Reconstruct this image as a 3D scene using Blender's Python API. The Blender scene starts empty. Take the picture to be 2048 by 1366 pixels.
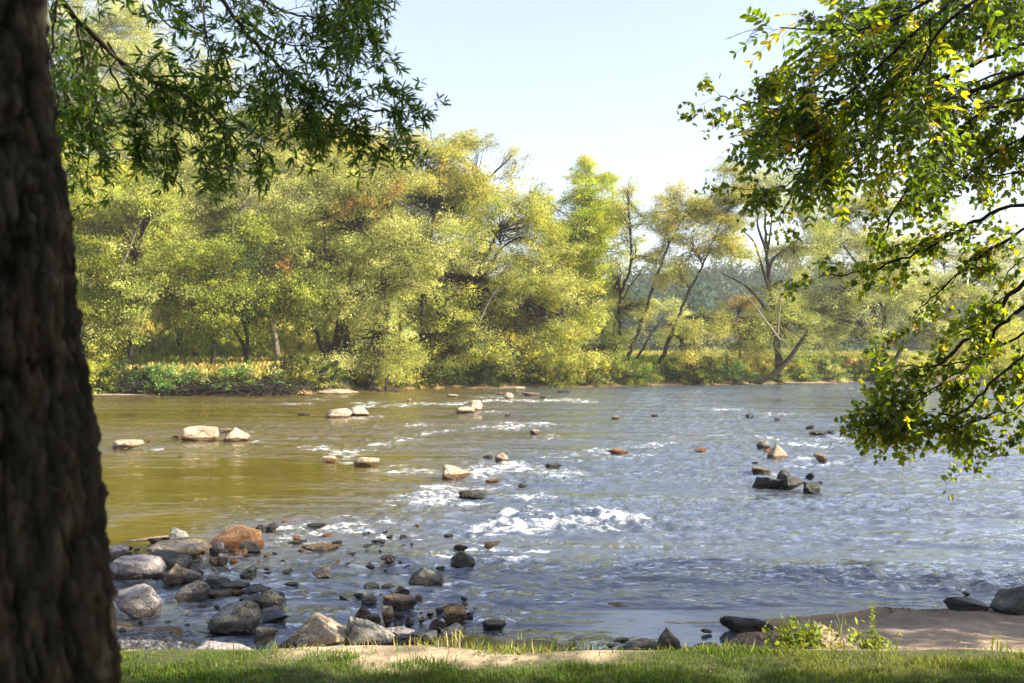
import bpy, bmesh, math
import numpy as np
C = bpy.context.scene.collection
sc = bpy.context.scene
rad = math.radians

# ------------------------------------------------------------------ camera
F = 1991.1                      # focal length in photo pixels (35 mm on a 36 mm sensor, 2048 px)
CAMZ = 2.6
PITCH = math.atan(22.0/F)
cam_d = bpy.data.cameras.new('camera'); cam = bpy.data.objects.new('camera', cam_d); C.objects.link(cam)
cam.location = (0, 0, CAMZ); cam.rotation_euler = (rad(90)+PITCH, 0, 0)
cam_d.lens = 35.0; cam_d.sensor_width = 36.0; cam_d.clip_start = 0.1; cam_d.clip_end = 3000
cam_d.dof.use_dof = True; cam_d.dof.focus_distance = 9.5; cam_d.dof.aperture_fstop = 4.0
sc.camera = cam

def ray(px, py):
    x = (np.asarray(px, float)-1024)/F; u = (683-np.asarray(py, float))/F
    cy, sy = math.cos(PITCH), math.sin(PITCH)
    return np.stack([x, cy-u*sy, sy+u*cy], -1)
def PD(px, py, D):              # point seen at (px,py) at distance D along y
    r = ray(px, py); return np.array([0, 0, CAMZ]) + r*(np.asarray(D, float)/r[..., 1])[..., None]
def PZ(px, py, z=0.0):          # point seen at (px,py) at height z
    r = ray(px, py); return np.array([0, 0, CAMZ]) + r*((z-CAMZ)/r[..., 2])[..., None]

# ------------------------------------------------------------------ noise
def _h(ix, iy, iz, seed):
    n = (ix.astype(np.int64)*374761393 + iy.astype(np.int64)*668265263 + iz.astype(np.int64)*2147483647 + seed*974711) & 0xffffffff
    n = ((n ^ (n >> 13))*1274126177) & 0xffffffff
    n = ((n ^ (n >> 16))*2246822519) & 0xffffffff
    n = n ^ (n >> 15)
    return (n & 0xffffff)/float(0xffffff)
def vn(x, y, z=0.0, seed=0):
    x, y, z = np.broadcast_arrays(np.asarray(x, float), np.asarray(y, float), np.asarray(z, float))
    ix, iy, iz = np.floor(x), np.floor(y), np.floor(z)
    fx, fy, fz = x-ix, y-iy, z-iz
    fx, fy, fz = [t*t*t*(t*(t*6-15)+10) for t in (fx, fy, fz)]
    r = 0
    for dx in (0, 1):
        for dy in (0, 1):
            for dz in (0, 1):
                w = (fx if dx else 1-fx)*(fy if dy else 1-fy)*(fz if dz else 1-fz)
                r = r + w*_h(ix+dx, iy+dy, iz+dz, seed)
    return r*2-1
def fbm(x, y, z=0.0, o=4, seed=0, g=0.5):
    a, s, r = 1.0, 1.0, 0
    for k in range(o):
        r = r + a*vn(np.asarray(x)*s+k*17.3, np.asarray(y)*s-k*9.1, np.asarray(z)*s, seed+k)
        a *= g; s *= 2.03
    return r
def sm(t):
    t = np.clip(t, 0, 1); return t*t*(3-2*t)

# ------------------------------------------------------------------ mesh helpers
def mesh_np(name, V, Fc, mat, col=None, smooth=False, parent=None, loc=None, link=True):
    V = np.asarray(V, np.float32); Fc = np.asarray(Fc, np.int32)
    if loc is not None: V = V-np.asarray(loc, np.float32)
    me = bpy.data.meshes.new(name)
    n, k = Fc.shape
    me.vertices.add(len(V)); me.vertices.foreach_set('co', V.ravel())
    me.loops.add(n*k); me.loops.foreach_set('vertex_index', Fc.ravel())
    me.polygons.add(n); me.polygons.foreach_set('loop_start', np.arange(0, n*k, k, dtype=np.int32))
    me.update(calc_edges=True)
    me.polygons.foreach_set('use_smooth', np.full(n, smooth, dtype=bool))
    if col is not None:
        for an, cv in (col.items() if isinstance(col, dict) else [('tint', col)]):
            cv = np.asarray(cv, np.float32)
            if cv.ndim == 1:
                a = me.attributes.new(an, 'FLOAT', 'POINT'); a.data.foreach_set('value', cv)
            else:
                a = me.attributes.new(an, 'FLOAT_COLOR', 'POINT')
                if cv.shape[1] == 3: cv = np.concatenate([cv, np.ones((len(cv), 1), np.float32)], 1)
                a.data.foreach_set('color', cv.ravel())
    me.materials.append(mat)
    o = bpy.data.objects.new(name, me)
    if loc is not None: o.location = [float(v) for v in loc]
    if link: C.objects.link(o)
    if parent is not None: o.parent = parent
    return o

def tag(o, label=None, cat=None, group=None, kind=None):
    if label: o['label'] = label
    if cat: o['category'] = cat
    if group: o['group'] = group
    if kind: o['kind'] = kind
    return o
def empty(name, loc, label, cat, group=None):
    o = bpy.data.objects.new(name, None); C.objects.link(o); o.location = [float(v) for v in loc]
    o.empty_display_size = 0.2
    return tag(o, label, cat, group)

class Tubes:
    def __init__(s): s.V = []; s.F = []; s.n = 0
    def add(s, P, R, sides=6, wob=0.0, rng=None):
        P = np.asarray(P, float); R = np.asarray(R, float)
        m = len(P)
        T = np.gradient(P, axis=0); T /= np.linalg.norm(T, axis=1)[:, None]+1e-9
        d = P[-1]-P[0]; d = d/(np.linalg.norm(d)+1e-9)
        ref = np.array([1., 0, 0]) if abs(d[0]) < 0.7 else np.array([0, 0, 1.])
        U = np.cross(T, ref); U /= np.linalg.norm(U, axis=1)[:, None]+1e-9
        W = np.cross(T, U)
        a = np.linspace(0, 2*np.pi, sides, endpoint=False)
        rr = R[:, None]*np.ones(sides)
        if wob and rng is not None: rr = rr*(1+wob*rng.standard_normal(rr.shape))
        V = P[:, None, :]+rr[..., None]*(np.cos(a)[None, :, None]*U[:, None, :]+np.sin(a)[None, :, None]*W[:, None, :])
        i = np.arange(m-1)[:, None]*sides; j = np.arange(sides)[None, :]; j2 = (j+1) % sides
        Q = np.stack([i+j, i+j2, i+sides+j2, i+sides+j], -1).reshape(-1, 4)+s.n
        s.V.append(V.reshape(-1, 3)); s.F.append(Q); s.n += m*sides
    def build(s, name, mat, parent=None, loc=None, smooth=True):
        return mesh_np(name, np.concatenate(s.V), np.concatenate(s.F), mat, smooth=smooth, parent=parent, loc=loc)

def curve(pts, n=8):
    """Catmull-Rom through pts"""
    P = np.asarray(pts, float)
    if len(P) == 2: return P[0]+(P[1]-P[0])*np.linspace(0, 1, n)[:, None]
    Q = np.concatenate([[2*P[0]-P[1]], P, [2*P[-1]-P[-2]]]); out = []
    for i in range(len(P)-1):
        a, b, c, d = Q[i:i+4]
        t = np.linspace(0, 1, n, endpoint=False)[:, None]
        out.append(0.5*((2*b)+(-a+c)*t+(2*a-5*b+4*c-d)*t*t+(-a+3*b-3*c+d)*t**3))
    out.append(P[-1:]); return np.concatenate(out)

def unit(v): return v/(np.linalg.norm(v, axis=-1, keepdims=True)+1e-9)
def leaves_np(tv, tf, pos, d, n, s, wid=None):
    """instances of a leaf template: tv (k,3) length x, width y, normal z"""
    t = unit(d); b = unit(np.cross(n, t)); nn = np.cross(t, b)
    s = np.asarray(s)[:, None, None]
    k = len(tv)
    V = pos[:, None, :]+s*(tv[None, :, 0:1]*t[:, None, :]+tv[None, :, 1:2]*b[:, None, :]+tv[None, :, 2:3]*nn[:, None, :])
    Fc = (np.arange(len(pos))[:, None, None]*k+np.asarray(tf)[None]).reshape(-1, len(tf[0]))
    return V.reshape(-1, 3), Fc, k

LEAF4 = (np.array([[0, 0, 0], [.45, .26, .05], [1, 0, 0], [.45, -.26, .05]]), [[0, 3, 2, 1]])
LANCE = (np.array([[0, 0, 0], [.3, .1, .03], [.65, .09, .02], [1, 0, -.06], [.65, -.09, .02], [.3, -.1, .03]]), [[0, 5, 4, 1], [1, 4, 3, 2]])
LANCE = (LANCE[0], [[0, 5, 4, 3], [0, 3, 2, 1]])
# three-lobed maple leaf, two halves folded on the midrib (quads)
_m = np.array([[0, 0, 0], [.05, .22, .03], [.02, .42, .04], [.30, .34, .04], [.52, .52, .0], [.58, .24, .03], [.78, .2, .0], [1, 0, -.08],
               [.78, -.2, .0], [.58, -.24, .03], [.52, -.52, .0], [.30, -.34, .04], [.02, -.42, .04], [.05, -.22, .03]])
MAPLE = (_m, [[0, 3, 2, 1], [0, 5, 4, 3], [0, 7, 6, 5], [0, 9, 8, 7], [0, 11, 10, 9], [0, 13, 12, 11]])
_o = np.array([[0, 0, 0], [.2, .16, .03], [.5, .22, .03], [.8, .14, .0], [1, 0, -.07], [.8, -.14, 0], [.5, -.22, .03], [.2, -.16, .03]])
OVAL = (_o, [[0, 3, 2, 1], [0, 5, 4, 3], [0, 7, 6, 5]])

# ------------------------------------------------------------------ materials
def new_mat(name):
    m = bpy.data.materials.new(name); m.use_nodes = True; nt = m.node_tree; nt.nodes.clear()
    out = nt.nodes.new('ShaderNodeOutputMaterial'); return m, nt, out
def N(nt, t, **kw):
    n = nt.nodes.new(t)
    for k, v in kw.items():
        if k.startswith('i_'): n.inputs[k[2:].replace('_', ' ')].default_value = v
        else: setattr(n, k, v)
    return n
def L(nt, a, b): nt.links.new(a, b)
def mixc(nt, fac, a, b, bt='MIX'):
    n = nt.nodes.new('ShaderNodeMix'); n.data_type = 'RGBA'; n.blend_type = bt
    for s, v in ((n.inputs[0], fac), (n.inputs[6], a), (n.inputs[7], b)):
        if isinstance(v, bpy.types.NodeSocket): nt.links.new(v, s)
        else: s.default_value = v if not isinstance(v, tuple) else (*v, 1) if len(v) == 3 else v
    return n.outputs[2]
def ramp(nt, fac, stops):
    n = nt.nodes.new('ShaderNodeValToRGB'); e = n.color_ramp.elements
    while len(e) < len(stops): e.new(0.5)
    for q, (p, c) in zip(e, stops):
        q.position = p; q.color = (*c, 1) if isinstance(c, tuple) else (c, c, c, 1)
    nt.links.new(fac, n.inputs[0]); return n.outputs[0]
def noise(nt, vec, scale, detail=4, rough=.55, dist=0.0):
    n = N(nt, 'ShaderNodeTexNoise'); n.inputs['Scale'].default_value = scale; n.inputs['Detail'].default_value = detail
    n.inputs['Roughness'].default_value = rough; n.inputs['Distortion'].default_value = dist
    if vec is not None: nt.links.new(vec, n.inputs['Vector'])
    return n.outputs['Fac']
def math_(nt, op, a, b=None, c=None, clamp=False):
    n = nt.nodes.new('ShaderNodeMath'); n.operation = op; n.use_clamp = clamp
    for s, v in zip(n.inputs, (a, b, c)):
        if v is None: continue
        if isinstance(v, bpy.types.NodeSocket): nt.links.new(v, s)
        else: s.default_value = v
    return n.outputs[0]

def leaf_mat(name, trans=0.35, rough=0.5, spec=0.3, tmul=(1.5, 1.5, .5)):
    m, nt, out = new_mat(name)
    at = N(nt, 'ShaderNodeAttribute', attribute_name='tint')
    p = N(nt, 'ShaderNodeBsdfPrincipled'); p.inputs['Roughness'].default_value = rough
    p.inputs['Specular IOR Level'].default_value = spec
    L(nt, at.outputs['Color'], p.inputs['Base Color'])
    t = N(nt, 'ShaderNodeBsdfTranslucent'); L(nt, mixc(nt, 1.0, at.outputs['Color'], tmul, 'MULTIPLY'), t.inputs['Color'])
    mx = N(nt, 'ShaderNodeMixShader'); mx.inputs[0].default_value = trans
    L(nt, p.outputs[0], mx.inputs[1]); L(nt, t.outputs[0], mx.inputs[2]); L(nt, mx.outputs[0], out.inputs[0])
    return m
M_far = leaf_mat('far_foliage', .30, .6, .12, (1.5, 1.5, .5))
M_oakleaf = leaf_mat('narrow_leaf', .5, .35, .4, (3.0, 3.0, .5))
M_near = leaf_mat('near_leaf', .55, .4, .35, (3.0, 2.7, .4))
M_grassm = leaf_mat('grass_blade', .35, .6, .2, (1.4, 1.4, .5))

def bark_mat(name, c1, c2, c3, sc_=6.0, furrow=False):
    m, nt, out = new_mat(name)
    tc = N(nt, 'ShaderNodeTexCoord'); mp = N(nt, 'ShaderNodeMapping'); mp.inputs['Scale'].default_value = (1, 1, .3)
    L(nt, tc.outputs['Object'], mp.inputs[0])
    n1 = noise(nt, mp.outputs[0], sc_, 6, .6, .4); n2 = noise(nt, tc.outputs['Object'], sc_*.3, 3)
    c = ramp(nt, n1, [(.3, c1), (.55, c2), (.75, c3)])
    c = mixc(nt, math_(nt, 'MULTIPLY', n2, .5), c, c2)
    if furrow:
        fa = N(nt, 'ShaderNodeAttribute', attribute_name='tint'); c = mixc(nt, 1.0, c, fa.outputs['Color'], 'MULTIPLY')
    p = N(nt, 'ShaderNodeBsdfPrincipled'); p.inputs['Roughness'].default_value = .9; p.inputs['Specular IOR Level'].default_value = .2
    L(nt, c, p.inputs['Base Color'])
    b = N(nt, 'ShaderNodeBump'); b.inputs['Strength'].default_value = .8; b.inputs['Distance'].default_value = .02
    L(nt, n1, b.inputs['Height']); L(nt, b.outputs[0], p.inputs['Normal']); L(nt, p.outputs[0], out.inputs[0]); return m
M_bark = bark_mat('bark_dark', (.010, .008, .006), (.024, .020, .015), (.055, .047, .036))
M_barkp = bark_mat('bark_pale', (.06, .05, .035), (.16, .14, .10), (.32, .29, .23))
M_oak = bark_mat('bark_oak', (.010, .008, .006), (.035, .027, .018), (.085, .068, .045), 16.0)
M_oakf = bark_mat('bark_furrowed', (.008, .007, .005), (.026, .022, .016), (.085, .069, .050), 16.0, True)
M_drift = bark_mat('driftwood', (.10, .075, .05), (.24, .19, .14), (.42, .37, .30), 12.0)
M_driftd = bark_mat('wet_driftwood', (.012, .009, .007), (.035, .026, .02), (.08, .06, .045), 12.0)

# ------------------------------------------------------------------ light, sky
SUN_EL, SUN_AZ = rad(34), rad(104)      # azimuth measured from +Y (view direction) towards +X
to_sun = np.array([math.sin(SUN_AZ)*math.cos(SUN_EL), math.cos(SUN_AZ)*math.cos(SUN_EL), math.sin(SUN_EL)])
w = bpy.data.worlds.new("World"); sc.world = w; w.use_nodes = True
nt = w.node_tree; bg = nt.nodes['Background']
sky = nt.nodes.new('ShaderNodeTexSky'); sky.sky_type = 'NISHITA'; sky.sun_disc = False
sky.sun_elevation = SUN_EL; sky.sun_rotation = SUN_AZ; sky.air_density = 1.1; sky.dust_density = 1.8; sky.ozone_density = 1.5
hs = nt.nodes.new('ShaderNodeHueSaturation'); hs.inputs['Saturation'].default_value = .92; hs.inputs['Hue'].default_value = .515; nt.links.new(sky.outputs[0], hs.inputs['Color'])
gm = nt.nodes.new('ShaderNodeGamma'); gm.inputs[1].default_value = .72; nt.links.new(hs.outputs[0], gm.inputs[0])
nt.links.new(gm.outputs[0], bg.inputs[0]); bg.inputs[1].default_value = 0.125
sd = bpy.data.lights.new('sun', 'SUN'); sd.energy = 5.0; sd.angle = rad(.5); sd.color = (1.0, .89, .70)
so = bpy.data.objects.new('sun', sd); C.objects.link(so)
from mathutils import Vector
so.rotation_euler = Vector(to_sun).to_track_quat('Z', 'Y').to_euler()
sc.view_settings.view_transform = 'Standard'; sc.view_settings.look = 'None'
sc.view_settings.exposure = 1.93; sc.view_settings.gamma = 1
sc.cycles.max_bounces = 8; sc.cycles.transparent_max_bounces = 8; sc.cycles.transmission_bounces = 4
sc.cycles.sample_clamp_indirect = 6.0; sc.cycles.use_denoising = True; sc.cycles.volume_bounces = 0
sc.cycles.volume_step_rate = 1.0; sc.cycles.use_adaptive_sampling = True; sc.cycles.adaptive_threshold = 0.02
# ------------------------------------------------------------------ ground
def lerp(x, xs, ys): return np.interp(x, xs, ys)
NSX = [-12, -5, -3.8, -3.2, -2.7, -2.2, -1.4, -.57, .1, .68, 1.0, 1.8, 2.2, 2.83, 3.96, 5.2, 9, 14]
NSY = [11, 10.2, 9.5, 9.2, 8.6, 8.35, 8.35, 9.0, 8.75, 8.45, 8.35, 8.6, 9.25, 9.77, 10.15, 10.15, 10.6, 12]
FSX = [-260, -60, -26, -18, -13, -11.2, -.9, 10.8, 19.6, 30.2, 52, 70, 120, 260]
FSY = [70, 57, 60.5, 60, 61.5, 69, 74, 78, 82, 89.5, 101, 112, 150, 260]
def near_shore(x): return lerp(x, NSX, NSY)+.10*vn(x*1.3, 3.1, seed=5)+.04*vn(x*5, 1.1, seed=6)
def far_shore(x): return lerp(x, FSX, FSY)+.8*vn(x*.25, 7.7, seed=8)
def ground(x, y):
    x = np.asarray(x, float); y = np.asarray(y, float)
    s = near_shore(x)-y
    beach = lerp(s, [-60, -8, -3, -1, 0, .8, 1.8, 4, 40], [-.6, -.55, -.34, -.12, 0, .05, .13, .32, .4])
    lip = 6.6+.12*vn(x*1.1, .5, seed=11)+.0*x
    lawn = .60-.34*sm((y-lip)/1.15)-.5*sm((y-lip-.7)/1.6)-.6*np.clip(y-9, 0, 3)
    lawn = np.where(y < 3, .60+.0*y, lawn)
    k = .05
    zn = np.logaddexp(beach/k, lawn/k)*k
    zn = zn+.24*np.exp(-((x+.1)/.8)**2-((y-7.95)/.42)**2)*(1+.35*vn(x*3, y*3, seed=77))*(s > -.6)
    zn = zn+.012*fbm(x*2.2, y*2.2, o=3, seed=3)
    bar = -.035-((x-1.32)/.7)**2*.03-((y-10.35)/.28)**2*.03
    zn = np.maximum(zn, bar)
    zn = zn+np.where(s < -.8, .05*fbm(x*1.1, y*1.1, o=3, seed=9), 0)
    s2 = y-far_shore(x)
    zf = lerp(s2, [-60, -10, -3, 0, .5, 1.6, 4, 10, 60, 150, 400], [-.6, -.55, -.3, 0, .3, .8, 1.15, 1.35, 2.1, 3.6, 6])
    zf = zf+.06*fbm(x*.5, y*.5, o=3, seed=4)*(s2 > 1)
    zf = zf+23*sm((y-84)/48)*sm((-8-x)/34)
    zf = zf+15*sm((y-200)/120)*(.75+.4*vn(x*.012+3, 1.0, seed=2))
    m = sm((y-24)/12)
    return zn*(1-m)+zf*m
def grid(xs_of, ys, us):
    Y = np.repeat(ys[:, None], len(us), 1); X = xs_of(us[None, :], Y)
    a = np.arange(len(ys)-1)[:, None]*len(us); b = np.arange(len(us)-1)[None]
    Q = np.stack([a+b, a+b+1, a+len(us)+b+1, a+len(us)+b], -1).reshape(-1, 4)
    return X, Y, Q
ys = np.concatenate([np.arange(-12, 4, .5), np.arange(4, 13, .045), 13*1.0085**np.arange(0, 455)])
us = np.sinh(np.linspace(-2.6, 2.6, 621)); us = us/us[-1]*1.6
X, Y, Q = grid(lambda u, Y: u*(Y+16), ys, us)
Z = ground(X, Y)
x, y, z = X.ravel(), Y.ravel(), Z.ravel()
s1 = near_shore(x)-y; s2 = y-far_shore(x)
nf = fbm(x*2.5, y*2.5, o=5, seed=21); nb = fbm(x*5, y*5, o=3, seed=22)
col = np.empty((len(x), 3))
col[:] = (.10, .065, .030)                                                  # river bed, orange brown silt
bedn = sm(.5+.8*fbm(x*.9, y*1.3, o=4, seed=23))[:, None]
col = col*(1-bedn)+np.array([.26, .17, .07])*bedn
sand = np.array([.30, .225, .165])*(1+.12*nb[:, None])
beachm = sm((s1+.15)/.25)[:, None]; col = col*(1-beachm)+sand*beachm
wet = (sm((.06-z)/.05)*(s1 > -.3))[:, None]; col = col*(1-.45*wet*beachm)
soil = np.array([.055, .05, .022]); green = np.array([.06, .085, .02])
lawnm = sm((6.95-y+.10*nf)/.2)[:, None]; col = col*(1-lawnm)+(soil*.6+green*.4)*lawnm
# trampled pale sand at the lawn edge
sp = (sm((x+1.75)/.5)*sm((.95-x)/.5)*sm((y-6.3-.25*nf)/.25)*sm((9.0-y)/.3)*sm((s1+.02)/.1))[:, None]
col = col*(1-sp)+np.array([.30, .235, .155])*(1+.3*nb[:, None]-.35*sm((nf[:, None]+.1)*2))*sp
sp2 = (sm((x+2.9)/.3)*sm((-2.0-x)/.3)*sm((y-7.0)/.2)*sm((s1)/.1))[:, None]
moss = (sm((nf-.15)/.3)*sm((s1-.05)/.2)*sm((1.5-s1)/.5)*sm((1.2-np.abs(x+.2))/.5))[:, None]
col = col*(1-.6*moss)+np.array([.13, .12, .03])*.6*moss
fb = sm(s2/.3)[:, None]; col = col*(1-fb)+np.array([.055, .042, .026])*fb
md = sm((s2-2.5)/2)[:, None]; mg = sm(.5+fbm(x*.08, y*.08, o=3, seed=30))[:, None]
meadow = np.array([.12, .155, .03])*(1-mg)+np.array([.16, .18, .045])*mg
col = col*(1-md)+meadow*md
bed_far = sm((20-np.abs(y-40))/10)
def ground_mat():
    m, nt, out = new_mat('ground_surface')
    at = N(nt, 'ShaderNodeAttribute', attribute_name='tint'); tc = N(nt, 'ShaderNodeTexCoord')
    n1 = noise(nt, tc.outputs['Object'], 9, 6, .65); n2 = noise(nt, tc.outputs['Object'], 60, 3, .6); n3 = noise(nt, tc.outputs['Object'], 2.2, 5, .6, .5)
    f = math_(nt, 'ADD', math_(nt, 'MULTIPLY', n1, 1.2), math_(nt, 'MULTIPLY', n2, .9)); f = math_(nt, 'ADD', f, math_(nt, 'MULTIPLY', n3, .6)); f = math_(nt, 'ADD', f, -.35)
    cc = N(nt, 'ShaderNodeCombineColor'); [L(nt, f, cc.inputs[i]) for i in range(3)]
    c = mixc(nt, 1.0, at.outputs['Color'], cc.outputs[0], 'MULTIPLY')
    p = N(nt, 'ShaderNodeBsdfPrincipled'); p.inputs['Roughness'].default_value = .85; p.inputs['Specular IOR Level'].default_value = .25
    L(nt, c, p.inputs['Base Color'])
    b = N(nt, 'ShaderNodeBump'); b.inputs['Strength'].default_value = .7; b.inputs['Distance'].default_value = .03
    L(nt, math_(nt, 'ADD', n1, math_(nt, 'MULTIPLY', n2, .35)), b.inputs['Height']); L(nt, b.outputs[0], p.inputs['Normal'])
    L(nt, p.outputs[0], out.inputs[0]); return m
g = mesh_np('ground', np.stack([x, y, z], -1), Q, ground_mat(), col, smooth=True)
tag(g, 'river banks, sandy beach, stream bed and meadow', 'ground', kind='structure')
del g

# ------------------------------------------------------------------ water
# whitewater: photo position of the patch, its half axes in photo pixels, strength, hump height (m)
FOAM = [(815, 941, 75, 6, .8, .0), (1010, 936, 62, 9, 1.0, .04), (880, 992, 62, 16, 1.3, .08), (975, 975, 60, 6, .6, .03), (1065, 992, 55, 9, 1.0, .05),
        (925, 1004, 70, 5, .7, 0), (960, 948, 20, 5, .6, 0), (1048, 1040, 60, 17, 1.5, .18), (985, 1058, 70, 12, 1.1, .06), (1130, 1045, 45, 9, 1.0, .08), (1210, 1032, 48, 20, 1.2, .16), (1275, 1040, 45, 10, .8, .08),
        (1120, 1054, 120, 8, .7, .03), (1030, 1098, 75, 6, .9, 0), (960, 1085, 30, 8, .6, .02), (1130, 950, 60, 11, .7, .03), (1240, 917, 50, 5, .7, .02), (1160, 965, 50, 4, .45, 0),
        (1195, 900, 36, 4, .6, 0), (825, 849, 38, 6, .65, .0), (1028, 853, 42, 7, .9, 0), (770, 888, 60, 5, .5, 0), (800, 872, 26, 3, .4, 0), (690, 908, 50, 10, .5, 0),
        (655, 892, 14, 5, .6, 0), (1450, 818, 62, 3.5, .9, 0), (1545, 828, 60, 3.5, .8, 0), (1615, 887, 62, 8, 1.0, .04), (1690, 880, 50, 5, .7, 0),
        (1610, 930, 70, 5, .8, 0), (1660, 912, 55, 4, .6, 0), (575, 1056, 36, 10, .8, .02), (640, 1050, 60, 9, .5, 0), (705, 1048, 36, 7, .7, 0), (790, 1046, 45, 6, .5, 0), (600, 1080, 60, 6, .4, 0),
        (735, 812, 22, 3.5, .8, 0), (745, 803, 14, 2, .6, 0), (1160, 802, 42, 3, .7, 0), (590, 807, 60, 3, .6, 0), (640, 799, 40, 2.5, .5, 0), (850, 795, 30, 2, .4, 0), (1010, 776, 60, 2, .5, 0),
        (1110, 875, 60, 4, .45, 0), (890, 1105, 50, 8, .5, 0), (955, 1118, 50, 7, .5, 0), (1225, 870, 40, 3, .4, 0), (1330, 905, 40, 3, .35, 0), (1290, 945, 90, 7, .3, 0),
        (1400, 1045, 90, 10, .25, 0), (1100, 845, 150, 14, .16, 0), (1000, 900, 240, 30, .14, 0), (1250, 1000, 240, 30, .15, 0), (740, 1080, 180, 22, .22, 0), (1060, 812, 160, 8, .2, 0), (1700, 1000, 200, 18, .08, 0)]
WK = [(300, 898, 60), (500, 882, 50), (700, 836, 50), (745, 832, 40), (970, 824, 40), (1035, 798, 20), (1085, 868, 25), (690, 924, 30), (765, 930, 45), (1025, 926, 28), (940, 958, 50), (1010, 967, 28), (1130, 940, 34), (1270, 908, 40), (1425, 904, 24), (1520, 834, 16), (1660, 870, 36),
      (1590, 918, 45), (1665, 925, 28), (1620, 985, 50), (1550, 948, 40), (960, 1130, 46), (890, 1165, 50), (815, 1120, 30), (500, 1088, 60), (560, 1072, 40), (650, 1060, 40), (760, 1075, 20), (830, 1078, 20), (830, 1222, 40), (520, 1157, 24), (860, 1188, 30)]
_r = np.random.default_rng(19)
for ln in ([(540, 1055), (680, 1030), (790, 1000), (870, 968), (1000, 930), (1120, 915), (1240, 900), (1400, 885), (1560, 872)], [(600, 1062), (760, 1062), (900, 1085), (960, 1108), (1040, 1112)], [(620, 905), (760, 885), (880, 862), (1010, 850), (1130, 842)], [(560, 806), (720, 808), (860, 806), (1000, 800), (1160, 800)]):
    ln = np.array(ln, float)
    for _ in range(int(len(ln)*3.2)):
        i_ = _r.integers(0, len(ln)-1); q_ = ln[i_]+(ln[i_+1]-ln[i_])*_r.random()+_r.standard_normal(2)*np.array([14, 4]); FOAM.append((q_[0], q_[1], _r.uniform(12, 40), _r.uniform(1.6, 4.0), _r.uniform(.5, .85), 0))
FOAM += [(a_+w_*.35, b_, w_*.75, 3.2, .62, 0) for a_, b_, w_ in WK]
FO = []
for (px, py, rx, ry, st, hh) in FOAM:
    c = PZ(px, py); D = c[1]
    FO.append((c[0], c[1], rx*D/F, max(ry*D*D/(F*CAMZ), .07), st*(1.2 if st < .7 else 1), hh*.6))
lg = math.log(1.0042)
yw = 6.9*np.exp(lg*np.arange(int(math.log(300/6.9)/lg)))
uw = np.concatenate([np.linspace(-2.2, -.62, 60, endpoint=False), np.linspace(-.62, .62, 860), np.linspace(.62, 2.2, 60)[1:]])
X, Y, Q = grid(lambda u, Y: u*Y, yw, uw)
x, y = X.ravel(), Y.ravel()
foam = np.zeros(len(x)); hump = np.zeros(len(x))
wx = .5*fbm(x*.9, y*.9, o=2, seed=51); wy = .3*fbm(x*1.1+9, y*1.1, o=2, seed=52)
for (cx, cy, rx, ry, st, hh) in FO:
    m = (np.abs(x-cx) < 3.2*rx) & (np.abs(y-cy) < 3.2*ry)
    dx, dy = (x[m]-cx+wx[m]*rx*.5)/rx, (y[m]-cy+wy[m]*ry)/ry
    e = np.exp(-dx*dx-dy*dy)
    foam[m] = foam[m]+st*e*(1.0)
    if hh: hump[m] += hh*e
# roughness of the surface: calm pool upstream (left), a smooth pool by the beach, broken water elsewhere
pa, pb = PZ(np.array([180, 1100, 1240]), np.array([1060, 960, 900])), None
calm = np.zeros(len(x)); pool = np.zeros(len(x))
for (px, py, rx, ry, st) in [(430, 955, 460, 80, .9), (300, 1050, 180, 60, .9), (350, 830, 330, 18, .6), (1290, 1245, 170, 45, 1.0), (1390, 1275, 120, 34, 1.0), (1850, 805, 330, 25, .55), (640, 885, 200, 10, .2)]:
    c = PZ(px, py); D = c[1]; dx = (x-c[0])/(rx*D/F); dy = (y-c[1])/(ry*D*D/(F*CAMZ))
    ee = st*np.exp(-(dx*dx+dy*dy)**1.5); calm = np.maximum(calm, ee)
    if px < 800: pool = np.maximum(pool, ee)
strk = sm(.5+.9*fbm(x*.16+.25*y, y*.75+.06*x, o=3, seed=61)); fine_ = sm(.5+fbm(x*.5, y*2.2, o=3, seed=62))
rough = (1-calm)*(.30+.75*strk+.35*fine_)
rough = np.clip(rough, .06, 1.6)
amp = np.clip(1-(s := (near_shore(x)-y+1.0))/1.0, .15, 1)
w1 = fbm(x*.55+.4*y, y*1.3, o=2, seed=41); w2 = 1-np.abs(fbm(x*2.1+.3*y, y*3.6, o=3, seed=42))*1.6; w3 = fbm(x*6+y, y*10, o=2, seed=43)
ff = np.clip(foam, 0, 1.2)
zw = rough*amp*(.024*w1+.030*w2+.010*w3)+hump*(.75+.30*w2+.12*w3)*1.0+ff*.022*(w3+.5*fbm(x*9, y*14, o=2, seed=44))
zw = zw-.02
foamn = np.minimum(foam, .82)*(.72+.55*fbm(x*2.2+y, y*6.0, o=4, seed=45, g=.7))
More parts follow.
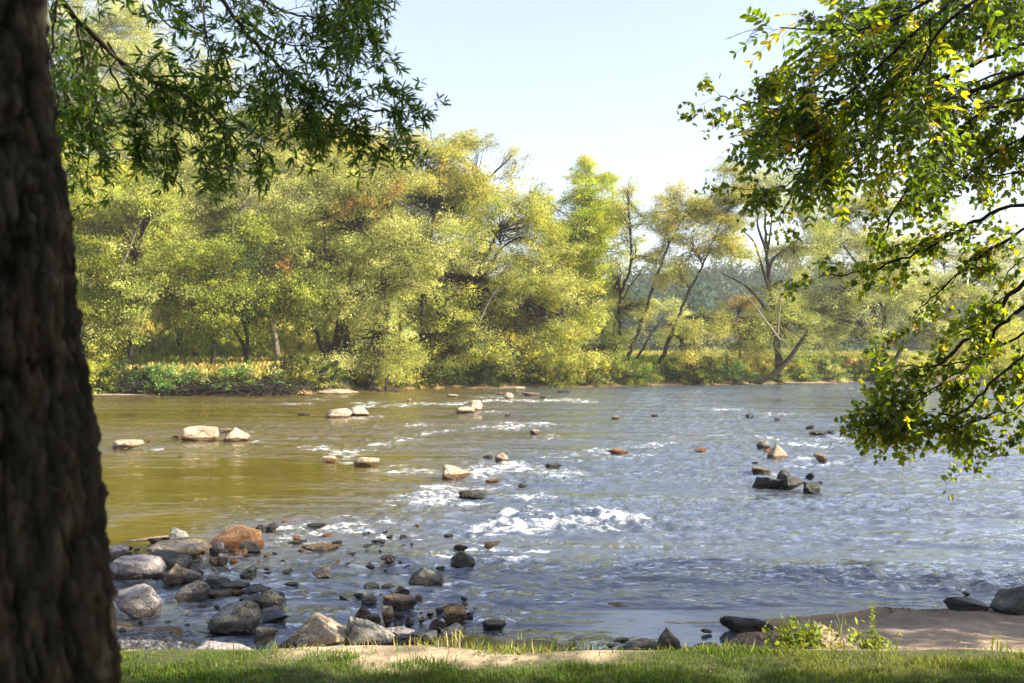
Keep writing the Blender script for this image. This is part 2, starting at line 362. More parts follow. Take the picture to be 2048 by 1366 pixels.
def water_mat():
    m, nt, out = new_mat('river_water')
    tc = N(nt, 'ShaderNodeTexCoord'); mp = N(nt, 'ShaderNodeMapping'); mp.inputs['Scale'].default_value = (.55, 1, 1)
    mp.inputs['Rotation'].default_value = (0, 0, rad(12))
    L(nt, tc.outputs['Object'], mp.inputs[0]); v = mp.outputs[0]
    fa = N(nt, 'ShaderNodeAttribute', attribute_name='foam'); ra = N(nt, 'ShaderNodeAttribute', attribute_name='rough'); pa = N(nt, 'ShaderNodeAttribute', attribute_name='pool')
    b1 = noise(nt, v, 5.5, 3, .6, .3); b2 = noise(nt, v, 17, 3, .6, .4); b3 = noise(nt, v, 1.7, 2, .5, .2)
    h = math_(nt, 'ADD', math_(nt, 'MULTIPLY', b1, .065), math_(nt, 'MULTIPLY', b2, .020)); h = math_(nt, 'ADD', h, math_(nt, 'MULTIPLY', b3, .12))
    b4 = noise(nt, v, 42, 2, .5); h = math_(nt, 'ADD', h, math_(nt, 'MULTIPLY', b4, .006)); h = math_(nt, 'MULTIPLY', h, ra.outputs['Fac'])
    bp = N(nt, 'ShaderNodeBump'); bp.inputs['Strength'].default_value = 1.0; bp.inputs['Distance'].default_value = 1.0
    L(nt, h, bp.inputs['Height'])
    fr = N(nt, 'ShaderNodeFresnel'); fr.inputs['IOR'].default_value = 1.85; L(nt, bp.outputs[0], fr.inputs['Normal'])
    gl = N(nt, 'ShaderNodeBsdfGlossy'); gl.inputs['Roughness'].default_value = .045; gl.inputs['Color'].default_value = (.97, .98, 1, 1); L(nt, bp.outputs[0], gl.inputs['Normal'])
    tr = N(nt, 'ShaderNodeBsdfTransparent'); tr.inputs['Color'].default_value = (.80, .68, .38, 1)
    df = N(nt, 'ShaderNodeBsdfDiffuse'); L(nt, mixc(nt, pa.outputs['Fac'], (.095, .125, .175), (.21, .15, .020)), df.inputs['Color'])  # bluish diffuse stands in for sky reflection; the golden pool colour is murk
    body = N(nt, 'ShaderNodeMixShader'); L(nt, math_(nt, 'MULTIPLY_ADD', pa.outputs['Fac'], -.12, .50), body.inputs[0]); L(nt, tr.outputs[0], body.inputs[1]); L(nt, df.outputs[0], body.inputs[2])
    wt = N(nt, 'ShaderNodeMixShader'); L(nt, fr.outputs[0], wt.inputs[0]); L(nt, body.outputs[0], wt.inputs[1]); L(nt, gl.outputs[0], wt.inputs[2])
    fd = N(nt, 'ShaderNodeBsdfPrincipled'); fd.inputs['Base Color'].default_value = (.50, .53, .56, 1); fd.inputs['Roughness'].default_value = .5
    fn = noise(nt, v, 9, 6, .75, .8); fn2 = noise(nt, v, 34, 3, .7)
    nn_ = math_(nt, 'ADD', math_(nt, 'MULTIPLY', fn, .65), math_(nt, 'MULTIPLY', fn2, .35))
    gate = math_(nt, 'MULTIPLY', fa.outputs['Fac'], 7.0, clamp=True); nn_ = math_(nt, 'MULTIPLY', math_(nt, 'MULTIPLY_ADD', nn_, 4.2, -2.1), gate)
    t = math_(nt, 'MULTIPLY_ADD', math_(nt, 'ADD', nn_, fa.outputs['Fac']), 1.9, -.95, clamp=True); t = math_(nt, 'MULTIPLY', t, .88)
    fb_ = N(nt, 'ShaderNodeBump'); fb_.inputs['Strength'].default_value = .8; fb_.inputs['Distance'].default_value = .04; L(nt, fn, fb_.inputs['Height']); L(nt, fb_.outputs[0], fd.inputs['Normal'])
    mx = N(nt, 'ShaderNodeMixShader'); L(nt, t, mx.inputs[0]); L(nt, wt.outputs[0], mx.inputs[1]); L(nt, fd.outputs[0], mx.inputs[2])
    L(nt, mx.outputs[0], out.inputs[0]); return m
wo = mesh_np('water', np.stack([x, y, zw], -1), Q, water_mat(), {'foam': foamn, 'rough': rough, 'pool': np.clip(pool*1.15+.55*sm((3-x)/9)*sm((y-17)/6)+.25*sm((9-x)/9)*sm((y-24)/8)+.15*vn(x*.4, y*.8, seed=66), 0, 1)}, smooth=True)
tag(wo, 'shallow rippling river with whitewater over the stones', 'river', kind='structure')
# ------------------------------------------------------------------ trees of the far bank
PAL = {
 'olive': [(.19, .195, .055), (.25, .25, .085), (.13, .15, .035)],
 'sage': [(.23, .235, .085), (.29, .28, .11), (.15, .165, .05)],
 'yellow': [(.25, .25, .035), (.20, .22, .03), (.28, .25, .04)],
 'green': [(.14, .165, .028), (.19, .205, .035), (.08, .105, .02)],
 'dark': [(.022, .034, .010), (.038, .052, .013), (.014, .022, .008)],  # dark leaves, lowered further to paint in shade along the far bank foot
 'vivid': [(.20, .25, .02), (.25, .27, .02), (.15, .20, .02)],
 'gold': [(.27, .235, .045), (.21, .20, .045), (.31, .24, .05)],
 'pale': [(.28, .29, .12), (.33, .33, .15), (.22, .24, .09)],
 'rust': [(.28, .13, .08), (.22, .12, .07), (.16, .15, .05)],
 'bush': [(.06, .105, .03), (.09, .14, .035), (.035, .06, .018)],
 'haze': [(.045, .075, .06), (.065, .095, .07), (.03, .055, .05)],  # blue cast of distant haze put into the leaf colour
}
def tint(rng, pal, nclus, per):
    p = np.array(PAL[pal]); k = rng.integers(0, 3, nclus)
    c = p[k]*1.6*(1+.25*rng.standard_normal((nclus, 1)))
    c = np.repeat(c, per, 0)*(1+.14*rng.standard_normal((nclus*per, 1)))
    c += rng.standard_normal((nclus*per, 3))*.012
    return np.clip(c, .012, .6)
def foliage(rng, cen, axis, L_, W_, per, size, pal, flat=.55, up=.9):
    """sprays of leaves: cen (n,3) spray root, axis (n,3) direction"""
    n = len(cen); t = rng.random((n, per, 1))**.8
    ax = unit(axis)[:, None, :]
    spread = W_*np.sin(np.pi*np.clip(t*.85+.12, 0, 1))
    off = rng.standard_normal((n, per, 3))*np.array([1, 1, flat])*spread*.55
    P = cen[:, None, :]+ax*t*L_+off
    P[..., 2] -= (t[..., 0]**2)*L_*.18
    P = P.reshape(-1, 3)
    d = np.repeat(unit(axis), per, 0)+rng.standard_normal((n*per, 3))*.8; d[:, 2] -= .3
    nn = rng.standard_normal((n*per, 3))*.42+np.array([0, 0, up*.75])+.9*unit(off.reshape(-1, 3)+1e-6)
    V, Fc, k = leaves_np(*LEAF4, P, d, nn, size*(.65+.7*rng.random(n*per)))
    return V, Fc, np.repeat(tint(rng, pal, n, per), k, 0)

def tree(name, label, D, trunks, lobes, pal, seed, ncl=200, per=90, size=.17, Ls=1.5, r0=.28, group=None, pal2=None, mix=.25, bark=None, droop=0., twigs=True, limbs=()):
    """trunks: px polylines from the base up; lobes: (px,py,rx,ry[,depth]) in photo pixels at distance D"""
    rng = np.random.default_rng(seed); m = D/F; bark = bark or M_bark; ncl = int(ncl*1.4); per = int(per*2.1); size *= .74; r0 *= .8
    T = Tubes(); tr3 = []
    base = PD(*trunks[0][0], D)
    gz = float(ground(base[0], D)); root = empty(name, (base[0], D, gz), label, 'tree', group)
    for ti, tp in enumerate(trunks):
        tp = np.array(tp, float); dep = D+np.linspace(0, 1, len(tp))*rng.uniform(-1.2, 1.2)
        P = PD(tp[:, 0], tp[:, 1], dep)
        P[0, 2] = float(ground(P[0, 0], P[0, 1]))-.25
        P = curve(P, 7); P[1:-1] += rng.standard_normal((len(P)-2, 3))*.04
        t = np.linspace(0, 1, len(P)); R = r0*(1-.25*ti/max(1, len(trunks)))*(1-.72*t)*(1+.5*np.exp(-t*14))
        T.add(P, R, 9, .05, rng); tr3.append((P, R))
    for lp in limbs:
        lp_ = np.array([q[:2] for q in lp], float); P = curve(PD(lp_[:, 0], lp_[:, 1], D+rng.uniform(-.6, .6)), 6)
        R = r0*.5*np.linspace(1, .25, len(P)); T.add(P, R, 7, .05, rng); tr3.append((P, R))
    allP = np.concatenate([p[len(p)//3:] for p, r in tr3]); allR = np.concatenate([r[len(r)//3:] for p, r in tr3])
    Lc = []; W = []
    for lb in lobes:
        px, py, rx, ry = lb[:4]; dd = lb[4] if len(lb) > 4 else 0
        Lc.append((PD(px, py, D+dd), rx*m, (rx*.5+ry*.5)*m*.85, ry*m)); W.append((rx*ry)**.8)
    W = np.array(W); W /= W.sum(); nb = rng.multinomial(ncl, W)
    cen = []; ax = []; B = Tubes()
    for (c, rx, rd, ry), k in zip(Lc, nb):
        j = np.argmin(np.linalg.norm(allP-(c-np.array([0, 0, ry*.6])), axis=1)); a = allP[j]
        mid = (a+c)/2+np.array([0, 0, .18*np.linalg.norm(c-a)]); lm = curve([a, mid, c], 7)
        rl = min(allR[j]*.8, .12*max(rx, ry)**.5)
        B.add(lm, rl*np.linspace(1, .35, len(lm)), 6, .04, rng)
        ks = max(3, k//8); us_ = unit(rng.standard_normal((ks, 3)))*rng.random((ks, 1))**.38
        q_ = us_[rng.integers(0, ks, k)]+rng.standard_normal((k, 3))*np.array([.17, .17, .10]); rr = np.linalg.norm(q_, axis=1, keepdims=True); u = q_/(rr+1e-6)
        p = c+u*rr*np.array([rx, rd, ry])*(1+.18*rng.standard_normal((k, 1)))
        out = unit((p-c)/np.array([rx, rd, ry])+1e-6)*np.array([1, 1, .75])+rng.standard_normal((k, 3))*.35; out[:, 2] += .12-droop
        p[:, 2] = np.maximum(p[:, 2], ground(p[:, 0], p[:, 1])*1.0+.5)
        if twigs:
            for q, o in zip(p, out):
                s = lm[rng.integers(2, len(lm))]; e = q+unit(o)*Ls*.6
                mm = (s+q)/2+rng.standard_normal(3)*.12*np.linalg.norm(q-s)+np.array([0, 0, .06*np.linalg.norm(q-s)])
                tw = curve([s, mm, q, e], 3); B.add(tw, rl*.30*np.linspace(1, .15, len(tw))+.008, 3)
        cen.append(p); ax.append(out)
    cen = np.concatenate(cen); ax = np.concatenate(ax)
    sel = rng.random(len(cen)) < mix if pal2 else np.zeros(len(cen), bool)
    Vs, Fs, Cs, o = [], [], [], 0
    for s_, pl in ((~sel, pal), (sel, pal2)):
        if not s_.any(): continue
        V, Fc, cc = foliage(rng, cen[s_], ax[s_], Ls, Ls*.62, per, size, pl)
        Vs.append(V); Fs.append(Fc+o); Cs.append(cc); o += len(V)
    def mk(nm, V, Fc, mat, cc=None, sm_=False):
        ob = mesh_np(nm, V-np.array(root.location), Fc, mat, cc, sm_); ob.parent = root; return ob
    mk('trunk', np.concatenate(T.V), np.concatenate(T.F), bark, None, True)
    mk('branches', np.concatenate(B.V), np.concatenate(B.F), bark, None, True)
    mk('crown', np.concatenate(Vs), np.concatenate(Fs), M_far, np.concatenate(Cs))
    return root

GB = 'trees along the far bank'
tree('bank_tree', 'bright yellow green tree crowding beside the dark foreground trunk', 66, [[(168, 735), (175, 600), (190, 470)]],
     [(180, 400, 60, 70), (170, 520, 60, 70), (205, 620, 50, 60), (165, 700, 48, 50), (215, 470, 40, 60), (190, 740, 40, 22)], 'yellow', 101, 210, 90, .17, group=GB, pal2='green', mix=.5)
tree('bank_tree', 'olive tree with a short thick dark stem above the low sandy shore', 65, [[(262, 742), (262, 690), (258, 640), (270, 540)]],
     [(280, 500, 70, 60), (240, 590, 60, 50), (320, 580, 60, 55), (300, 440, 60, 50), (260, 650, 70, 24)], 'olive', 102, 200, 85, .17, group=GB, r0=.26, pal2='green', mix=.45)
tree('bank_tree', 'dark green tree with one slim upright trunk behind the low green shrubs', 66, [[(428, 752), (427, 690), (430, 640), (445, 560)]],
     [(430, 560, 85, 55), (380, 610, 60, 42), (500, 600, 70, 50), (450, 500, 60, 45), (420, 655, 60, 14)], 'green', 103, 190, 85, .16, group=GB, r0=.2, pal2='green', mix=.5)
tree('bank_tree', 'shaded green tree on two trunks leaning away from each other above the meadow', 67, [[(505, 725), (480, 680), (450, 640), (440, 600)], [(500, 715), (492, 660), (478, 610), (480, 560)]],
     [(520, 560, 60, 60), (560, 620, 50, 50), (470, 520, 50, 50), (600, 560, 50, 60)], 'green', 104, 150, 85, .16, group=GB, r0=.2, pal2='dark', mix=.4)
tree('bank_tree', 'pale sage tree with bare grey twigs in the middle of the wooded slope', 76, [[(560, 740), (540, 620), (520, 500), (500, 420)]],
     [(500, 420, 110, 65), (420, 380, 80, 60), (590, 390, 90, 65), (470, 330, 90, 50), (560, 480, 90, 50), (400, 470, 60, 50)], 'sage', 105, 380, 90, .17, group=GB, bark=M_barkp, pal2='olive')
tree('bank_tree', 'broad olive tree with a thick forked dark trunk leaning out over the water', 70, [[(668, 745), (678, 650), (690, 590), (712, 500)], [(700, 745), (690, 650), (665, 570), (650, 480)], [(735, 745), (775, 640), (765, 560), (790, 450)], [(655, 745), (640, 680), (612, 620)]],
     [(720, 440, 120, 75), (640, 520, 80, 60), (810, 500, 100, 70), (740, 360, 90, 60), (640, 400, 70, 60), (720, 580, 90, 40), (610, 610, 45, 40), (750, 690, 80, 34), (660, 700, 50, 26)], 'olive', 106, 540, 90, .16, group=GB, r0=.42, pal2='sage', mix=.45,
     limbs=[[(690, 640), (740, 590), (800, 560), (830, 545)], [(760, 600), (780, 560), (830, 555)], [(700, 600), (730, 572), (760, 575)]])
tree('bank_tree', 'tallest golden olive tree, its ragged top standing against the sky', 82, [[(840, 740), (850, 560), (870, 420), (890, 300)]],
     [(885, 310, 75, 50), (870, 390, 110, 70), (950, 330, 60, 42), (800, 360, 70, 55), (980, 400, 60, 60), (770, 310, 50, 30), (1005, 325, 18, 12)], 'gold', 107, 380, 90, .17, group=GB, r0=.35, pal2='olive', mix=.55,
     limbs=[[(900, 420), (960, 370), (1005, 330), (1025, 310)]])
tree('bank_tree', 'wide drooping olive tree whose lowest boughs almost touch the river', 77, [[(880, 755), (900, 640), (960, 540), (1000, 450)], [(850, 755), (880, 640), (860, 560)]],
     [(1000, 450, 110, 75), (1080, 540, 110, 60), (940, 560, 110, 65), (1060, 640, 110, 55), (900, 650, 120, 60), (1000, 700, 110, 40), (830, 700, 90, 40), (1150, 600, 60, 60), (1050, 400, 60, 45), (1040, 735, 100, 26), (920, 735, 70, 24), (1120, 700, 70, 30)], 'olive', 108, 680, 92, .16,
     group=GB, r0=.42, pal2='yellow', mix=.35, droop=.5, limbs=[[(905, 640), (980, 600), (1060, 570), (1140, 572)], [(890, 600), (960, 560), (1010, 490), (1070, 470)]])
tree('bank_tree', 'pale leafy bough mass hanging low over a forked driftwood branch', 72.5, [[(720, 765), (745, 720), (790, 690)]],
     [(760, 720, 70, 30), (820, 740, 55, 24), (720, 745, 50, 18), (700, 690, 60, 40)], 'sage', 109, 130, 85, .15, group=GB, r0=.16, droop=.4, pal2='yellow', mix=.5)
tree('bank_tree', 'yellow green maple with a pointed dense crown above its paler neighbours', 90, [[(1170, 740), (1172, 600), (1175, 480), (1180, 380)]],
     [(1175, 385, 42, 36), (1165, 440, 62, 50), (1190, 500, 60, 50), (1150, 540, 50, 45), (1180, 585, 55, 40), (1180, 360, 26, 24), (1200, 440, 46, 44)], 'vivid', 110, 520, 90, .17, group=GB, r0=.3, pal2='yellow', mix=.3)
tree('bank_tree', 'green bushy tree filling the gap under the pointed maple', 84, [[(1172, 745), (1170, 690), (1168, 640)]],
     [(1170, 650, 60, 45), (1120, 690, 60, 35), (1200, 700, 45, 32)], 'olive', 111, 160, 80, .16, group=GB, r0=.25, pal2='green', mix=.5)
tree('bank_tree', 'thin airy tree with a wispy top and two slender dark trunks', 83, [[(1222, 752), (1238, 680), (1240, 600), (1262, 520), (1258, 420), (1255, 380)], [(1222, 735), (1228, 680), (1230, 640), (1250, 590), (1290, 530)]],
     [(1258, 400, 26, 26), (1255, 450, 36, 30), (1270, 510, 40, 36), (1235, 560, 40, 36), (1270, 610, 30, 30)], 'olive', 112, 105, 60, .15, group=GB, r0=.22, pal2='gold', mix=.4, Ls=1.3)
tree('bank_tree', 'slender tree bending toward the river with an arched golden crown', 83, [[(1245, 755), (1270, 680), (1300, 590), (1330, 510), (1365, 440), (1400, 410)], [(1254, 755), (1290, 690), (1325, 635)]],
     [(1350, 420, 52, 36), (1410, 410, 50, 34), (1330, 475, 30, 26), (1440, 440, 45, 36)], 'gold', 113, 200, 75, .15, group=GB, r0=.2, pal2='olive', mix=.5, Ls=1.3)
tree('bank_tree', 'leaning tree with a dark slanting trunk and a drooping round crown', 82, [[(1308, 758), (1325, 715), (1350, 650), (1375, 590), (1405, 530), (1430, 470)]],
     [(1385, 500, 50, 36), (1440, 470, 48, 40), (1345, 540, 20, 20), (1470, 410, 40, 36), (1400, 640, 42, 26), (1370, 690, 32, 20)], 'olive', 114, 190, 75, .15, group=GB, r0=.26, pal2='gold', mix=.4, droop=.35, Ls=1.3)
tree('bank_tree', 'open tree with several stout dark bare limbs forking high above a pinkish bush', 84, [[(1560, 750), (1552, 660), (1540, 580), (1532, 500), (1530, 420)]],
     [(1500, 370, 60, 40), (1560, 380, 60, 42), (1600, 440, 50, 36), (1510, 650, 75, 42), (1480, 690, 40, 28), (1590, 650, 50, 40), (1570, 560, 36, 30), (1590, 500, 40, 36), (1490, 345, 40, 20)], 'olive', 115, 270, 75, .15, group=GB, r0=.36, pal2='green', mix=.35,
     limbs=[[(1545, 640), (1510, 590), (1480, 565), (1445, 548)], [(1538, 580), (1520, 520), (1505, 480), (1470, 450)], [(1536, 560), (1545, 520), (1575, 495), (1610, 470)], [(1532, 500), (1515, 450), (1520, 420)], [(1505, 515), (1470, 512), (1450, 500)], [(1532, 520), (1540, 470), (1545, 420)]])
tree('bank_tree', 'pink brown bush tree standing in front of the hazy blue hills', 96, [[(1480, 720), (1480, 660), (1475, 620)]],
     [(1475, 615, 34, 26), (1460, 650, 26, 30), (1500, 660, 40, 40)], 'rust', 116, 70, 80, .17, group=GB, r0=.2, pal2='green', mix=.4)
tree('bank_tree', 'large pale willowy tree standing on a cluster of dark trunks', 90, [[(1752, 735), (1748, 690), (1750, 640), (1740, 520)], [(1765, 735), (1766, 680), (1760, 600), (1680, 480)], [(1772, 738), (1800, 700), (1820, 660), (1850, 560)]],
     [(1690, 420, 90, 70), (1640, 500, 70, 65), (1750, 480, 80, 70), (1700, 590, 100, 60), (1640, 620, 70, 60), (1790, 580, 60, 60), (1700, 660, 60, 30)], 'pale', 117, 520, 85, .16, group=GB, r0=.36, pal2='olive', mix=.4)
tree('bank_tree', 'pale hazy tree filling the gap behind the overhanging maple twigs', 104, [[(1900, 735), (1895, 650), (1890, 550)]],
     [(1880, 500, 80, 60), (1850, 600, 70, 60), (1950, 560, 80, 70), (1990, 640, 70, 60), (1900, 660, 80, 45), (2030, 520, 50, 60)], 'pale', 118, 420, 80, .18, group=GB, r0=.3, pal2='sage', mix=.4)
tree('bank_tree', 'bright yellow leaning shrub tree at the river bend', 100, [[(1975, 745), (1970, 700), (1960, 660)]],
     [(1975, 680, 50, 36), (2020, 710, 40, 24), (1940, 720, 40, 20)], 'yellow', 119, 130, 80, .17, group=GB, r0=.2)
tree('bank_tree', 'low pale tree in the misty meadow between the slanting trunks', 100, [[(1390, 725), (1390, 690), (1385, 660)]],
     [(1385, 680, 40, 22), (1300, 660, 34, 34), (1340, 640, 30, 24), (1420, 690, 24, 18)], 'pale', 120, 90, 75, .17, group=GB, r0=.16)
tree('bank_tree', 'rounded green tree half hidden behind the drooping boughs', 92, [[(1080, 735), (1080, 660), (1085, 600)]],
     [(1080, 560, 70, 60), (1100, 480, 60, 50), (1060, 640, 60, 50)], 'sage', 121, 190, 80, .17, group=GB, r0=.25)

# the wooded slope behind
GH = 'trees on the wooded slope'
slope = [
 ('slope_tree', 'highest pale tree on the slope at the edge of the foreground trunk', 122, (150, 300), [(160, 90, 120, 100), (110, 220, 90, 90), (230, 60, 60, 60)], 'pale', 'sage', 300),
 ('slope_tree', 'tall pale tree crossing the high corner of the slope', 118, (300, 420), [(290, 160, 90, 70), (250, 240, 90, 60), (340, 240, 70, 60)], 'sage', 'pale', 260),
 ('slope_tree', 'feathery pale crown seen through the narrow leaved twigs', 112, (400, 480), [(390, 180, 60, 50), (420, 250, 80, 55), (370, 310, 70, 40)], 'sage', 'olive', 240),
 ('slope_tree', 'dark pine green tree rising behind the hanging twigs', 105, (540, 520), [(530, 230, 40, 40), (550, 290, 60, 45), (600, 340, 70, 40)], 'green', 'dark', 220),
 ('slope_tree', 'rounded olive tree on the slope shoulder near the sky gap', 98, (650, 560), [(640, 300, 60, 36), (700, 330, 70, 45), (610, 370, 70, 40)], 'olive', 'gold', 250),
 ('slope_tree', 'soft sage tree low on the slope above the yellow bush', 92, (360, 600), [(330, 400, 80, 60), (280, 350, 70, 50), (400, 330, 60, 40)], 'sage', 'green', 260),
 ('slope_tree', 'mid green tree wedged in the dark hollow of the slope', 88, (230, 640), [(230, 420, 60, 60), (170, 330, 60, 60), (330, 500, 60, 50)], 'green', 'yellow', 240),
 ('slope_tree', 'yellowish tree at the foot of the slope behind the dark green tree', 84, (390, 690), [(370, 540, 80, 60), (300, 600, 60, 50), (460, 600, 70, 50)], 'yellow', 'green', 220),
 ('slope_tree', 'sage tree closing the wood behind the forked trunk', 88, (600, 690), [(600, 560, 80, 70), (680, 480, 70, 60), (560, 470, 60, 50)], 'olive', 'green', 240),
 ('slope_tree', 'green tree deep in the wood behind the broad olive tree', 92, (800, 700), [(790, 560, 90, 70), (860, 470, 80, 60), (750, 440, 60, 60), (930, 600, 80, 60)], 'green', 'olive', 300),
]
for nm, lab, D, (bx, by), lobes, p1, p2, n in slope:
    lobes = [(q[0], q[1]-6, q[2]*1.15, q[3]*1.15) for q in lobes]; n = int(n*1.6)
    tree(nm, lab, D, [[(bx, by+40), (bx, by-60), (lobes[0][0], lobes[0][1])]], lobes, p1, 200+int(D), n, 70, .24, group=GH, r0=.3, pal2=p2, mix=.4, Ls=1.9)

# red and orange creeper leaves climbing in two of the trees
def creeper(root, D, pts, n, seed):
    rng = np.random.default_rng(seed); P = curve(PD(np.array([p[0] for p in pts], float), np.array([p[1] for p in pts], float), D), 10); q = P[rng.integers(0, len(P), n)]+rng.standard_normal((n, 3))*np.array([.3, .3, .25])
    V, Fc, cc = foliage(rng, q, rng.standard_normal((n, 3))-np.array([0, 0, .5]), .5, .4, 60, .13, 'red'); mesh_np('creeper', V-np.array(root.location), Fc, M_far, cc).parent = root
PAL['red'] = [(.17, .085, .03), (.22, .15, .035), (.15, .13, .03)]
creeper(bpy.data.objects['bank_tree.005'], 67.8, [(672, 430), (700, 405), (740, 398), (780, 385), (815, 360)], 44, 1)
creeper(bpy.data.objects['bank_tree.005'], 66.5, [(566, 530), (567, 560), (569, 585)], 16, 2)
# bare snags standing among the wood
def snag(label, D, pl, r0, twig, seed):
    rng = np.random.default_rng(seed); T = Tubes()
    P = curve(PD(np.array([p[0] for p in pl], float), np.array([p[1] for p in pl], float), D), 6); b = P[0].copy()
    R = r0*np.linspace(1, .3, len(P)); T.add(P, R, 7, .06, rng)
    for i in range(twig):
        j = rng.integers(len(P)//3, len(P)); s = P[j]; d = unit(unit(P[-1]-P[0])+rng.standard_normal(3)*.8)*rng.uniform(.8, 2.4)
        q = curve([s, s+d*.5+rng.standard_normal(3)*.1, s+d+np.array([0, 0, .2])], 3); T.add(q, R[j]*.45*np.linspace(1, .2, len(q)), 4)
        for _ in range(3):
            k = q[rng.integers(2, len(q))]; e = k+unit(d+rng.standard_normal(3)*1.2)*rng.uniform(.3, .9); T.add(np.array([k, (k+e)/2+rng.standard_normal(3)*.05, e]), [.02, .014, .008], 3)
    return tag(T.build('dead_tree', M_barkp, loc=b), label, 'dead tree', 'bare snags in the wood')
snag('bare forked snag leaning beside the bright yellow green tree', 64.5, [(178, 575), (200, 510), (205, 450), (220, 420)], .14, 9, 1)
snag('pale leaning pole of a dead tree in front of the yellow bush', 64, [(225, 575), (250, 520), (285, 430)], .11, 6, 2)
snag('grey many twigged dead bough high in the middle of the wood', 68.5, [(480, 500), (465, 455), (490, 415), (530, 380)], .09, 12, 3)
snag('pale spidery dead branch beneath the golden tree', 74, [(960, 640), (985, 590), (1010, 560), (1015, 520)], .08, 12, 4)
snag('white barkless limb propped against the open tree', 81, [(1560, 680), (1530, 640), (1500, 600), (1470, 565)], .10, 5, 5)
snag('slim grey dead stem rising beside the stout dark limbs', 81.5, [(1555, 670), (1560, 610), (1570, 540), (1580, 500)], .08, 8, 6)

# ------------------------------------------------------------------ shrubs on the far bank
def shrub(name, label, px, py, wpx, hpx, pal, seed, n=60, per=70, size=.13, dd=.6, group='shrubs along the far bank', pal2=None):
    rng = np.random.default_rng(seed)
    x0 = PD(px, py, 80)[0]/80; D = 60.0
    for _ in range(12): D = float(far_shore(x0*D))
    D += dd; m = D/F; c = PD(px, py, D); gz = float(ground(c[0], D)); w_, h_ = wpx*m/2, hpx*m
    top = max(PD(px, py-hpx, D)[2], gz+.6); hh = top-gz*.3
    root = empty(name, (c[0], D, gz), label, 'shrub', group)
    u = unit(rng.standard_normal((n, 3))); u[:, 2] = np.abs(u[:, 2]); p = u*rng.random((n, 1))**.4*np.array([w_, min(w_, 1.6)*.8, hh*.85])*(1+.15*rng.standard_normal((n, 1)))+np.array([c[0], D, gz*.3+.1])
    ax = u+rng.standard_normal((n, 3))*.4
    V, Fc, cc = foliage(rng, p, ax, .55, .38, per, size, pal)
    if pal2:
        k = len(cc)//n; q = rng.random(n) < .4; c2 = foliage(np.random.default_rng(seed+1), p, ax, .55, .38, per, size, pal2)[2]
        cc = np.where(np.repeat(q, k)[:, None], c2, cc)
    if 560 < px < 1450: cc = cc*.55  # shade under the bank trees painted in by darkening the leaf colour
    o = mesh_np('foliage', V-np.array(root.location), Fc, M_far, cc); o.parent = root
    T = Tubes()
    for i in range(10):
        e = p[rng.integers(n)]; s = np.array([c[0]+rng.uniform(-.4, .4)*w_, D+rng.uniform(-.3, .3), gz-.1]); T.add(curve([s, (s+e)/2+rng.standard_normal(3)*.1, e], 4), .03*np.linspace(1, .4, 9)[:len(curve([s, (s+e)/2, e], 4))], 4)
    o = mesh_np('stems', np.concatenate(T.V)-np.array(root.location), np.concatenate(T.F), M_bark, smooth=True); o.parent = root
    return root
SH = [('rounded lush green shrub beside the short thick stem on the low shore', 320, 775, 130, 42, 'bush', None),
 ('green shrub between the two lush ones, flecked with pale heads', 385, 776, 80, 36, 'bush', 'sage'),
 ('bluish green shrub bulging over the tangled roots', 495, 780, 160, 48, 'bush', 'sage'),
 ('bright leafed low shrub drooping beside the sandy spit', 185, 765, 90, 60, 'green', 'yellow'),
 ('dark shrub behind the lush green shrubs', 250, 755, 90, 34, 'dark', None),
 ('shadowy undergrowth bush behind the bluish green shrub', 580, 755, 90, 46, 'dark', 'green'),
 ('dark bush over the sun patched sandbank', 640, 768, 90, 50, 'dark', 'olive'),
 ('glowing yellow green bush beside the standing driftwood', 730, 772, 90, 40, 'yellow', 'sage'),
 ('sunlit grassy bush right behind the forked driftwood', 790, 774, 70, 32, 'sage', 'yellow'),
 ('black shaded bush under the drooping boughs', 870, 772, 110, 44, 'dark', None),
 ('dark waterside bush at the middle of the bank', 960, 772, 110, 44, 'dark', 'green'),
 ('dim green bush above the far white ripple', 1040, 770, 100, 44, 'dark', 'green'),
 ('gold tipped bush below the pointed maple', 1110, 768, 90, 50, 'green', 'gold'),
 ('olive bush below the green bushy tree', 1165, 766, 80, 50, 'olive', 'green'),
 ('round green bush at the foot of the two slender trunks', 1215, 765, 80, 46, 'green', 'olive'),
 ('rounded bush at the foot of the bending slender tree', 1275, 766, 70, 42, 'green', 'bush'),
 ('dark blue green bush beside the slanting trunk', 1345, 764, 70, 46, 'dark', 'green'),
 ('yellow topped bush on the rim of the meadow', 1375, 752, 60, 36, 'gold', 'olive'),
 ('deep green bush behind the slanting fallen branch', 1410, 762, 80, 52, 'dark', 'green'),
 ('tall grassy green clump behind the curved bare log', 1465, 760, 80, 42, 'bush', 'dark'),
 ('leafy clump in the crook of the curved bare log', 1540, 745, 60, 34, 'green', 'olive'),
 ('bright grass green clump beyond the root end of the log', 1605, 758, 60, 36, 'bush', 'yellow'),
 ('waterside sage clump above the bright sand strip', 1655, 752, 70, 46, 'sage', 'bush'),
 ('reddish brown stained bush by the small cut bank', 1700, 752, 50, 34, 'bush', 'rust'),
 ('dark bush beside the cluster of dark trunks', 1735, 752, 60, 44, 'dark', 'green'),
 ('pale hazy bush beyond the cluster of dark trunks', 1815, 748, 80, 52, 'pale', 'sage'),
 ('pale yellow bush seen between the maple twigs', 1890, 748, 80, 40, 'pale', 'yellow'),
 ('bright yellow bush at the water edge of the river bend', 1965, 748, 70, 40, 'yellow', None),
 ('yellow green bush at the very end of the far shore', 2030, 746, 60, 40, 'yellow', 'green')]
